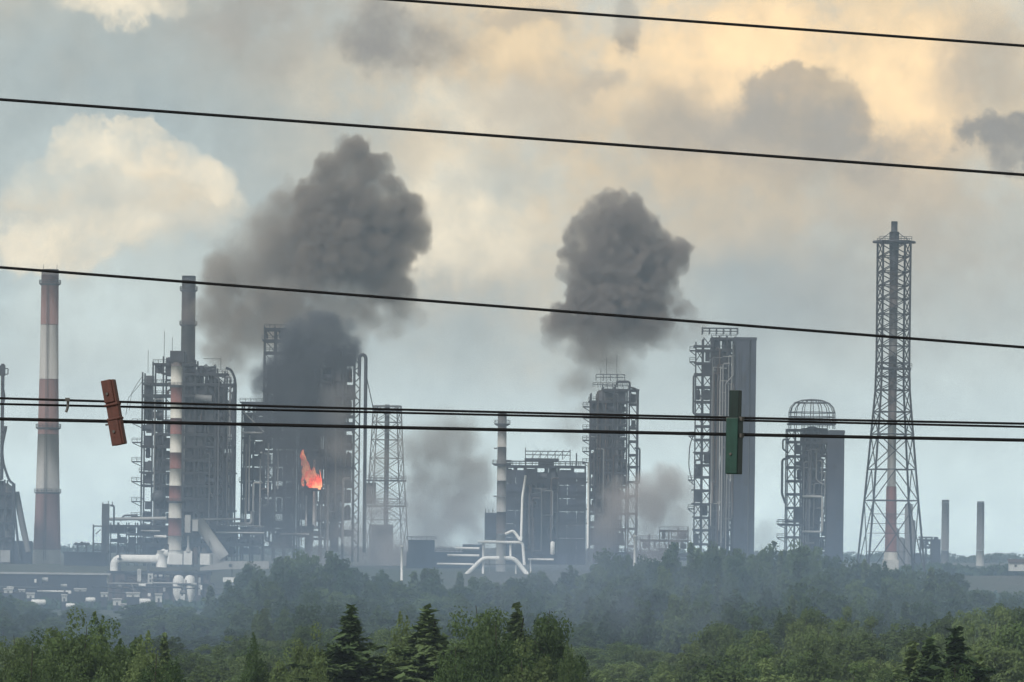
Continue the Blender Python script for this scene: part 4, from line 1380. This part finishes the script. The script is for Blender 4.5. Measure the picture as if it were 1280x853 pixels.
def tree(key, px, pytop, Y, wpx, label, group=None, seed=0, name=None):
    """a tree whose top shows at this pixel and whose crown is about wpx wide"""
    me, tr = PROTO[key]
    p = W(px, pytop, Y)
    g = gz(Y) - .2
    h = max((p.z - g) * (1.0 if key.startswith('spruce') else 1.02 if key.startswith('near') else 1.07), 2.5)
    nm = name or ('spruce_tree' if 'spruce' in key else 'broadleaf_tree')
    o = bpy.data.objects.new(nm, None)
    col.objects.link(o)
    o.location = (p.x, Y, g)
    rnd = random.Random(seed * 7 + int(px * 13) + int(Y))
    dims = np.empty(len(me.vertices) * 3, dtype=np.float32)
    if key not in DIM:
        me.vertices.foreach_get('co', dims)
        a = dims.reshape(-1, 3)
        DIM[key] = (np.percentile(np.abs(a[:, 0]), 98) * 2, a[:, 2].max())
    w0, h0 = DIM[key]
    sxy = wpx * Y / F / w0 * (2.3 if key.startswith('spruce') else 1.4 if key.startswith('near') else 1.12)
    o.scale = (sxy, sxy, h / h0)
    o.rotation_euler = (0, 0, rnd.uniform(0, 6.28))
    tag(o, label, 'spruce tree' if 'spruce' in key else 'tree', group)
    t = bpy.data.objects.new('trunk', tr)
    col.objects.link(t)
    t.parent = o
    c = bpy.data.objects.new('crown', me)
    col.objects.link(c)
    c.parent = o
    return o


DIM = {}
MARKS = ((20, 'edge column unit'), (75, 'banded chimney'), (140, 'steel portal'), (190, 'white pipe'), (235, 'cyclone drums'), (280, 'funnel hopper'),
         (330, 'sloping gallery'), (380, 'fire'), (430, 'burning unit'), (485, 'lattice tower'), (540, 'flat hall'), (600, 'splayed pipes'),
         (650, 'striped stack'), (710, 'dark block'), (765, 'mushroom cloud'), (815, 'white pole'), (870, 'slab tower'), (930, 'slab wall'),
         (985, 'domed tower'), (1040, 'domed slab'), (1090, 'flare tower'), (1140, 'flare tower foot'), (1190, 'far chimney'), (1240, 'lone chimney'), (2000, 'far house'))


def mark(px):
    return next(n for x, n in MARKS if px < x)


# nearest trees, one by one
NEAR = [
    ('near0', 20, 800, 310, 62, 'low green tree in the bottom corner under the tall chimney'),
    ('near1', 55, 790, 320, 60, 'bushy green tree just in from the bottom corner'),
    ('near1', 88, 766, 300, 74, 'tallest pointed green tree of the clump below the tall chimney'),
    ('near3', 124, 770, 300, 72, 'green tree beside the tallest pointed one of its clump'),
    ('near0', 108, 790, 270, 80, 'full rounded green tree in front of the pointed clump'),
    ('near1', 154, 778, 305, 62, 'narrow green tree at the shoulder of the pointed clump'),
    ('near3', 180, 794, 290, 58, 'slender green tree between the pointed clump and the thin spire'),
    ('spruce1', 206, 790, 300, 40, 'thin dark spire of a tree at the end of the pointed clump'),
    ('near2', 40, 818, 250, 100, 'wide yellow-green tree filling the bottom corner'),
    ('near2', 195, 822, 250, 90, 'wide low green tree under the thin dark spire'),
    ('near3', 318, 795, 330, 40, 'small pale upright tree alone between the clump and the spruces'),
    ('near1', 350, 812, 330, 48, 'pale leafy tree under the small upright one'),
    ('near1', 385, 782, 330, 44, 'pale green tree standing just before the first spruce'),
    ('near3', 400, 812, 280, 44, 'yellow-green sapling at the first spruce foot'),
    ('spruce0', 438, 754, 290, 92, 'broad dark spruce with a single pointed leader, first of the big spruces'),
    ('near3', 505, 770, 310, 52, 'pale green tree tucked behind the middle spruce'),
    ('spruce2', 535, 754, 290, 96, 'broad dark spruce with open side branches beside the big rounded tree'),
    ('near0', 598, 764, 300, 84, 'big rounded dark green tree between two spruce tops'),
    ('near2', 618, 785, 275, 96, 'rounded olive tree in front of the big rounded dark one'),
    ('spruce1', 646, 752, 295, 64, 'slim spruce top poking out of the big rounded crowns'),
    ('near0', 683, 770, 300, 78, 'dense green tree beyond the slim spruce top'),
    ('near1', 660, 800, 270, 70, 'dark green tree below the slim spruce top'),
    ('near3', 712, 806, 295, 40, 'last small upright tree at the end of the rounded crowns'),
    ('near2', 570, 812, 265, 60, 'low green bush tree between the middle spruce and the olive tree'),
    ('spruce0', 1195, 782, 280, 100, 'tallest dark spruce of the separate dark trio near the bottom edge'),
    ('spruce2', 1163, 793, 282, 80, 'middle dark spruce of the separate dark trio'),
    ('spruce1', 1141, 800, 285, 70, 'outer dark spruce of the separate dark trio, nearest the pale crowns'),
    ('spruce1', 1226, 816, 280, 56, 'short dark spruce leaning out beside the trio'),
    ('near2', 1195, 832, 265, 60, 'light green bush at the foot of the dark spruce trio'),
]
for i, (k, px, py, Y, w, lab) in enumerate(NEAR):
    tree(k, px, py, Y, w, lab, seed=i)
# sunlit middle distance
rn = random.Random(12)
USED = set()
MIDPROF = [(-30, 800), (60, 815), (150, 815), (230, 812), (300, 802), (390, 795), (470, 800), (560, 800), (700, 805), (760, 815), (800, 815), (850, 812), (905, 792), (960, 775), (1005, 772), (1060, 780), (1110, 790), (1160, 786), (1220, 768), (1270, 757), (1320, 755)]
mx, my = [p[0] for p in MIDPROF], [p[1] for p in MIDPROF]
for row, (Y, off) in enumerate(((860, 0), (740, 16), (640, 32), (560, 44), (470, 54))):
    px = -30 + rn.uniform(0, 20)
    while px < 1310:
        w = rn.uniform(40, 66) * (1 + .12 * row)
        py = float(np.interp(px, mx, my)) + off + rn.uniform(-9, 9)
        k = rn.choice(('mid0', 'mid1', 'mid2', 'mid3', 'mid0', 'mid2'))
        if rn.random() < .07:
            k, w = 'farspruce', w * .6
        if py < 862:
            for k in (k, 'mid0', 'mid1', 'mid2', 'mid3'):
                lab = '%s in the %s valley row, below the %s' % ('small conifer' if k == 'farspruce' else {'mid0': 'rounded pale tree', 'mid1': 'pointed olive tree', 'mid2': 'broad pale tree', 'mid3': 'olive tree'}[k], ('farthest', 'second', 'middle', 'fourth', 'nearest')[row], mark(px))
                if lab not in USED:
                    break
            USED.add(lab)
            tree(k, px, py - 6, Y + rn.uniform(-35, 35), w, lab, 'trees of the green valley', seed=row)
        px += w * rn.uniform(.62, .9)
# hazy wood below the plant
PROF = [(-60, 742), (0, 745), (50, 758), (110, 765), (160, 766), (205, 760), (255, 752), (280, 738), (300, 722), (330, 706), (365, 699), (400, 698), (430, 704), (455, 716), (490, 722), (560, 722), (640, 727), (700, 728), (728, 712), (755, 700), (790, 698), (830, 690), (870, 690), (900, 692), (960, 688), (1010, 689), (1050, 699), (1090, 708), (1150, 716), (1190, 726), (1225, 742), (1280, 740), (1340, 738)]
fx, fy = [p[0] for p in PROF], [p[1] for p in PROF]
for row, (Y, off) in enumerate(((1500, 0), (1430, 7), (1350, 18), (1260, 32), (1150, 48), (1030, 66))):
    px = -50 + rn.uniform(0, 20)
    while px < 1330:
        w = rn.uniform(34, 54)
        py = float(np.interp(px, fx, fy)) + off + rn.uniform(-9, 6)
        k = rn.choice(('far0', 'far1', 'far2', 'far3', 'far4'))
        if rn.random() < .10:
            k, w, py = 'farspruce', w * .6, py - 4
        for k in (k, 'far0', 'far1', 'far2', 'far3', 'far4'):
            lab = '%s in the %s tier of the hazy wood, below the %s' % ({'far0': 'rounded dark tree', 'far1': 'pointed green tree', 'far2': 'broad dark tree', 'far3': 'slim dark tree', 'far4': 'rounded green tree', 'farspruce': 'dim conifer'}[k], ('topmost', 'second', 'third', 'fourth', 'fifth', 'lowest')[row], mark(px))
            if lab not in USED:
                break
        USED.add(lab)
        tree(k, px, py, Y + rn.uniform(-30, 30), w, lab, 'trees of the hazy wood', seed=row)
        px += w * rn.uniform(.66, .95)


# far tree line and hedges: nobody could count these
def far_hedge(name, label, spans, seed):
    rng = np.random.default_rng(seed)
    P = []
    for (x0, x1, Y, h, n) in spans:
        x = rng.uniform(x0, x1, n)
        hh = h * (.45 + .55 * np.abs(np.sin(x * .07 + 1.3 * np.sin(x * .031))))
        P.append(np.stack([x, Y + rng.normal(0, 8, n), gz(Y) + hh * rng.uniform(0, 1, n) ** .8], 1))
    P = np.concatenate(P)
    V, Q = leaf_quads(P, rng.normal(size=P.shape) + np.array([0, -.6, .5]), 2.2, rng)
    tag(obj(name, mesh_np(name, V, Q), m='leaf_dark'), label, 'trees', kind='stuff')


far_hedge('distant_treeline', 'distant dark line of trees along the horizon', [(-420, 420, 3600, 7, 9000), (-600, 620, 5200, 9, 7000)], 5)
far_hedge('field_hedge', 'dark low hedges crossing the brown field beyond the plant', [(150, 330, 1990, 4, 3000), (150, 330, 1830, 4, 3000), (150, 330, 1700, 3.5, 3000), (-330, -60, 1760, 3.5, 3500)], 6)

#__SMOKE__
# ------------------------------------------------------------------ smoke: voxel volumes grown from puffs
def smoke(name, label, puffs, Y, color, density, edge=(0.0, 0.28), vox=1.0, amp=(.34, .2, .22), scales=(.055, .13, .25),
          grad=None, seed=0.0, warp=.9, sm=.1):
    """puffs: (px, py, radius px, depth px, weight)"""
    k = Y / F
    c = np.array([W(p[0], p[1], Y + p[3] * k)[:] for p in puffs])
    r = np.array([p[2] * k * 1.22 for p in puffs])
    wts = [p[4] if len(p) > 4 else 1.0 for p in puffs]
    loc = c.mean(0)
    c = c - loc
    mrg = .28
    lo = (c - r[:, None] * (1 + mrg)).min(0) - 2
    hi = (c + r[:, None] * (1 + mrg)).max(0) + 2
    ng = bpy.data.node_groups.new(name + '_field', 'GeometryNodeTree')
    ng.interface.new_socket('Geometry', in_out='INPUT', socket_type='NodeSocketGeometry')
    ng.interface.new_socket('Geometry', in_out='OUTPUT', socket_type='NodeSocketGeometry')
    t = NT(ng)
    pos = t.node('GeometryNodeInputPosition').outputs[0]
    sp = t.vmath('ADD', pos, tuple(float(q) for q in (loc + seed)))
    wn = t.node('ShaderNodeTexNoise')
    t.put(wn.inputs['Vector'], sp)
    wn.inputs['Scale'].default_value = scales[0] * .7
    wn.inputs['Detail'].default_value = 3
    rm = float(np.median(r))
    wv = t.vmath('SCALE', t.vmath('SUBTRACT', wn.outputs['Color'], (.5, .5, .5)), s=rm * warp)
    q = t.vmath('ADD', pos, wv)
    f = None
    for ci, ri, wi in zip(c, r, wts):
        d = t.vmath('DISTANCE', q, tuple(float(v) for v in ci))
        g = t.math('MULTIPLY', t.math('MULTIPLY_ADD', d, -1.0 / float(ri), 1.0), wi)
        f = g if f is None else t.math('SMOOTH_MAX', f, g, sm)

    def vor(sc):
        v = t.node('ShaderNodeTexVoronoi', feature='F1')
        t.put(v.inputs['Vector'], t.vmath('ADD', sp, t.vmath('SCALE', wv, s=.35)))
        v.inputs['Scale'].default_value = sc
        return t.math('SUBTRACT', .28, t.math('MULTIPLY', v.outputs['Distance'], v.outputs['Distance']))
    f = t.math('ADD', f, t.math('MULTIPLY', vor(scales[1]), amp[0]))
    f = t.math('ADD', f, t.math('MULTIPLY', vor(scales[2]), amp[1]))
    nz = t.noise(sp, scales[1] * .8, 5, .6)
    f = t.math('ADD', f, t.math('MULTIPLY', t.math('SUBTRACT', nz, .5), amp[2] * 2))
    den = t.smooth(f, edge[0], edge[1])
    n3 = t.noise(sp, scales[0], 4, .55)
    den = t.math('MULTIPLY', den, t.smooth(n3, .30, .64, .22, 1.0))
    if grad:       # thins out along z between two pixel rows
        sx = t.node('ShaderNodeSeparateXYZ')
        t.l.new(pos, sx.inputs[0])
        for (pa, pb, va, vb) in grad:
            za = W(puffs[0][0], pa, Y).z - loc[2]
            zb = W(puffs[0][0], pb, Y).z - loc[2]
            den = t.math('MULTIPLY', den, t.smooth(sx.outputs[2], float(zb), float(za), vb, va))
    vc = t.node('GeometryNodeVolumeCube')
    t.put(vc.inputs['Density'], den)
    vc.inputs['Min'].default_value = tuple(float(v) for v in lo)
    vc.inputs['Max'].default_value = tuple(float(v) for v in hi)
    for ax, nm in enumerate(('Resolution X', 'Resolution Y', 'Resolution Z')):
        vc.inputs[nm].default_value = int(max(12, (hi[ax] - lo[ax]) / vox))
    m = bpy.data.materials.new(name + '_smoke')
    m.use_nodes = True
    mt = NT(m.node_tree)
    mt.n.clear()
    pv = mt.node('ShaderNodeVolumePrincipled')
    pv.inputs['Color'].default_value = (*color, 1)
    pv.inputs['Density'].default_value = density
    pv.inputs['Anisotropy'].default_value = 0.1
    mo = mt.node('ShaderNodeOutputMaterial')
    mt.l.new(pv.outputs[0], mo.inputs['Volume'])
    m.cycles.volume_step_rate = 1.0
    sm = t.node('GeometryNodeSetMaterial')
    sm.inputs['Material'].default_value = m
    t.l.new(vc.outputs['Volume'], sm.inputs['Geometry'])
    go = t.node('NodeGroupOutput')
    t.l.new(sm.outputs[0], go.inputs[0])
    vd = bpy.data.volumes.new(name)
    vd.materials.append(m)
    o = bpy.data.objects.new(name, vd)
    col.objects.link(o)
    o.location = tuple(loc)
    md = o.modifiers.new('volume', 'NODES')
    md.node_group = ng
    tag(o, label, 'smoke')
    return o


# big dark cloud drifting over the burning unit
smoke('smoke_cloud', 'tall ragged dark grey smoke cloud above the burning unit', [
    (440, 196, 24, 0), (425, 218, 27, 0), (458, 214, 25, 0), (410, 246, 32, 5), (447, 245, 40, 0), (480, 236, 21, -5), (482, 206, 12, 0), (488, 272, 34, 0), (513, 284, 22, -5), (522, 300, 15, -6),
    (440, 285, 48, 8), (398, 275, 32, 5), (386, 250, 16, 5), (412, 315, 38, 0), (455, 315, 38, 0), (500, 318, 20, -4), (492, 350, 22, -4, .8),
    (505, 335, 14, -6, .8), (392, 330, 26, 4, .8)],
    2040, (.42, .35, .295), .30, (0.0, .13), 0.75, amp=(.55, .50, .10), scales=(.05, .10, .21), grad=[(290, 360, 1.0, .4)], warp=.4, sm=.015)
smoke('smoke_veil', 'lighter brown-grey ragged smoke trailing beneath the dark cloud', [
    (350, 310, 50, 12), (395, 345, 46, 10), (310, 345, 46, 14, .95), (298, 395, 48, 12, .9), (345, 385, 50, 8, .95), (290, 320, 22, 10, .8), (275, 360, 24, 10, .7), (318, 295, 18, 10, .7), (430, 395, 44, 6, .85), (430, 350, 40, 5, .9), (470, 355, 36, 4, .85),
    (495, 388, 26, 2, .7), (505, 365, 18, 0, .8), (455, 390, 32, 5, .7), (400, 400, 38, 4, .8), (285, 440, 36, 14, .6), (325, 430, 34, 12, .6), (330, 285, 28, 10, .8), (362, 262, 28, 10, .95), (345, 272, 20, 8, .9), (375, 250, 18, 8, .85), (365, 300, 44, 8, 1.0), (380, 340, 40, 6, .95)],
    2050, (.55, .48, .42), .15, (-.08, .36), 1.0, amp=(.62, .42, .3), scales=(.045, .07, .16), grad=[(330, 470, 1.0, .5)], seed=15.0, warp=.6)
# column of black smoke in front of the burning unit
smoke('smoke_column', 'blue-black smoke column clinging to the burning unit above the fire', [
    (408, 420, 28, 0), (390, 440, 38, 0), (425, 440, 24, 0), (380, 480, 42, 0, .95), (365, 530, 40, 0, .9), (385, 520, 38, 2, .9), (362, 585, 34, 0, .8), (358, 640, 36, 0, .7),
    (350, 480, 26, 4, .7), (345, 540, 26, 4, .6)],
    1965, (.17, .18, .215), .24, (-0.05, .3), 1.0, amp=(.6, .4, .16), scales=(.05, .08, .17), grad=[(450, 640, 1.0, .35)], seed=40.0)
smoke('smoke_drift', 'thin brown-grey smoke drifting down beside the fire', [
    (425, 510, 30, 0, .9), (428, 560, 32, 0, .9), (430, 620, 34, 0, .9), (440, 670, 38, 0, .8), (412, 640, 26, 0, .7), (470, 640, 34, 10, .6), (480, 690, 34, 10, .6), (400, 690, 36, 0, .7), (350, 690, 34, 0, .6)],
    1955, (.60, .55, .54), .055, (0.0, .6), 1.4, seed=75.0)
# mushroom cloud
smoke('mushroom_cloud', 'mushroom-shaped dark grey smoke cloud with knobbly crown', [
    (765, 262, 22, 0), (748, 266, 18, -4), (785, 264, 19, 0), (738, 285, 24, 0), (795, 282, 20, 0), (770, 292, 42, 0), (722, 300, 16, -4), (715, 320, 14, 0), (732, 320, 26, 0), (812, 292, 17, -4),
    (826, 300, 14, 0), (822, 314, 22, 0), (846, 318, 18, 0), (850, 330, 13, -3), (704, 342, 10, 0), (718, 346, 14, 0), (740, 345, 30, 0), (770, 330, 46, 0), (815, 338, 30, 0), (775, 372, 46, 0),
    (733, 378, 24, 0, .9), (722, 365, 15, -4), (812, 372, 30, 0, .9), (836, 372, 16, 0, .9), (848, 388, 16, 0, .85), (858, 400, 12, 0, .8), (708, 410, 26, 0, .85), (694, 428, 16, 0, .75), (724, 436, 20, 0, .75), (700, 398, 13, 0, .8), (752, 405, 40, 0, .9), (800, 402, 38, 0, .9), (862, 392, 10, 0, .85), (868, 412, 13, 0, .7), (828, 418, 20, 0, .75), (856, 424, 14, 0, .65),
    (842, 410, 20, 0, .7), (698, 425, 15, 0, .6), (735, 425, 24, 0, .6), (815, 422, 18, 0, .6)],
    2010, (.42, .36, .33), .34, (0.0, .12), 0.65, amp=(.42, .46, .06), scales=(.045, .12, .24), grad=[(375, 445, 1.0, .16)], seed=120.0, warp=.22, sm=.012)
smoke('smoke_wisp', 'thin brownish smoke trailing from the mushroom cloud down to the reactor tower', [
    (750, 445, 40, 0, .7), (765, 470, 38, 0, .6), (725, 480, 34, 0, .5), (735, 520, 30, 6, .5), (715, 540, 26, 6, .5)],
    2040, (.52, .48, .45), .12, (0.0, .6), 1.5, seed=160.0)
smoke('light_smoke', 'light grey smoke cloud hanging between the lattice tower and the striped stack', [
    (560, 560, 48, 0), (545, 600, 46, 0), (515, 560, 28, 0, .7), (612, 640, 34, 0, .7), (600, 690, 34, 0, .7), (560, 700, 34, 0, .7), (585, 600, 40, 0), (530, 640, 40, 0), (570, 640, 46, 0), (600, 640, 30, 0, .8), (520, 590, 26, 0, .7), (540, 675, 40, 0, .8), (590, 670, 34, 0, .7), (478, 590, 26, 0, .55), (480, 640, 36, 0, .75), (500, 690, 36, 0, .8), (450, 680, 30, 0, .7)],
    2120, (.76, .69, .67), .095, (0.0, .6), 1.3, seed=200.0)
smoke('ground_smoke', 'brownish low smoke cloud lying between the reactor tower and the slab tower', [
    (838, 608, 30, 0), (808, 632, 38, 0), (862, 630, 24, 0, .7), (870, 660, 24, 0, .6), (770, 620, 24, 0, .6), (720, 670, 28, 0, .6), (820, 690, 34, 0, .7), (780, 640, 30, 0), (845, 640, 26, 0), (760, 665, 32, 0, .8), (800, 668, 34, 0, .8), (840, 668, 28, 0, .7), (742, 640, 18, 0, .6), (740, 690, 28, 0, .6)],
    1955, (.74, .67, .65), .14, (0.0, .55), 1.1, seed=240.0)
smoke('blue_smoke', 'bluish smoke bank spreading low over the tree tops under the towers', [
    (800, 715, 44, 0), (740, 705, 46, 0), (690, 715, 44, 0), (850, 730, 44, 0), (780, 760, 46, 0), (830, 775, 40, 0), (720, 755, 44, 0), (900, 740, 40, 0, .8), (640, 730, 38, 0, .8), (880, 780, 40, 0, .8), (960, 730, 36, 0, .6)],
    1000, (.52, .62, .88), .018, (0.0, .7), 1.6, seed=300.0)
smoke('horizon_smoke', 'faint pinkish smoke low beside the domed tower', [
    (960, 675, 26, 0), (985, 680, 24, 0, .8), (945, 690, 24, 0, .8), (1000, 690, 20, 0, .6)],
    1950, (.68, .62, .62), .045, (0.0, .6), 1.4, seed=350.0)

# ------------------------------------------------------------------ low blue smoke haze lying over the wood and round the plant's feet
def mist():
    x0, x1, y0, y1, z0, z1 = -330.0, 330.0, 720.0, 2150.0, -7.5, 75.0
    ng = bpy.data.node_groups.new('mist_field', 'GeometryNodeTree')
    ng.interface.new_socket('Geometry', in_out='INPUT', socket_type='NodeSocketGeometry')
    ng.interface.new_socket('Geometry', in_out='OUTPUT', socket_type='NodeSocketGeometry')
    t = NT(ng)
    pos = t.node('GeometryNodeInputPosition').outputs[0]
    sx = t.node('ShaderNodeSeparateXYZ')
    t.l.new(pos, sx.inputs[0])
    n1 = t.noise(t.vmath('MULTIPLY', pos, (1, .5, 1.6)), .012, 4, .6)
    top = t.math('MULTIPLY_ADD', n1, 46.0, 4.0)
    den = t.smooth(sx.outputs[2], t.math('ADD', top, 28.0), t.math('SUBTRACT', top, 24.0))
    den = t.math('MULTIPLY', den, t.smooth(n1, .3, .68, .45, 1.25))
    for ax, a, b in ((0, x0, x0 + 60), (0, x1, x1 - 60), (1, y0, y0 + 260), (1, y1, y1 - 60)):
        den = t.math('MULTIPLY', den, t.smooth(sx.outputs[ax], a, b))
    vc = t.node('GeometryNodeVolumeCube')
    t.put(vc.inputs['Density'], den)
    vc.inputs['Min'].default_value = (x0, y0, z0)
    vc.inputs['Max'].default_value = (x1, y1, z1)
    for nm, q in (('Resolution X', 110), ('Resolution Y', 180), ('Resolution Z', 16)):
        vc.inputs[nm].default_value = q
    m = bpy.data.materials.new('mist_air')
    m.use_nodes = True
    mt = NT(m.node_tree)
    mt.n.clear()
    pv = mt.node('ShaderNodeVolumePrincipled')
    pv.inputs['Color'].default_value = (.44, .66, 1.0, 1)
    pv.inputs['Density'].default_value = 5.0e-4
    mt.l.new(pv.outputs[0], mt.node('ShaderNodeOutputMaterial').inputs['Volume'])
    m.cycles.volume_step_rate = 1.5
    sm = t.node('GeometryNodeSetMaterial')
    sm.inputs['Material'].default_value = m
    t.l.new(vc.outputs['Volume'], sm.inputs['Geometry'])
    t.l.new(sm.outputs[0], t.node('NodeGroupOutput').inputs[0])
    vd = bpy.data.volumes.new('mist')
    vd.materials.append(m)
    o = bpy.data.objects.new('mist', vd)
    col.objects.link(o)
    o.modifiers.new('volume', 'NODES').node_group = ng
    tag(o, kind='stuff')


mist()

# ------------------------------------------------------------------ haze: even pale air round everything
mb = MB()
HZ = 8.5
V = [(x, y, z) for x in (-1250, 1250) for y in (-120, 6080) for z in (-9.5, 215)]
me = bpy.data.meshes.new('haze')
mb.quadbox([(v[0], v[1], v[2]) for v in V])
me.from_pydata(V, [], mb.f)
m = bpy.data.materials.new('haze_air')
m.use_nodes = True
t = NT(m.node_tree)
t.n.clear()
pv = t.node('ShaderNodeVolumePrincipled')
pv.inputs['Color'].default_value = (.63, .79, 1.0, 1)
pv.inputs['Density'].default_value = 1.35e-4
pv.inputs['Anisotropy'].default_value = 0.1
t.l.new(pv.outputs[0], t.node('ShaderNodeOutputMaterial').inputs['Volume'])
MATS['haze_air'] = m
tag(obj('haze', me, m='haze_air'), kind='stuff')
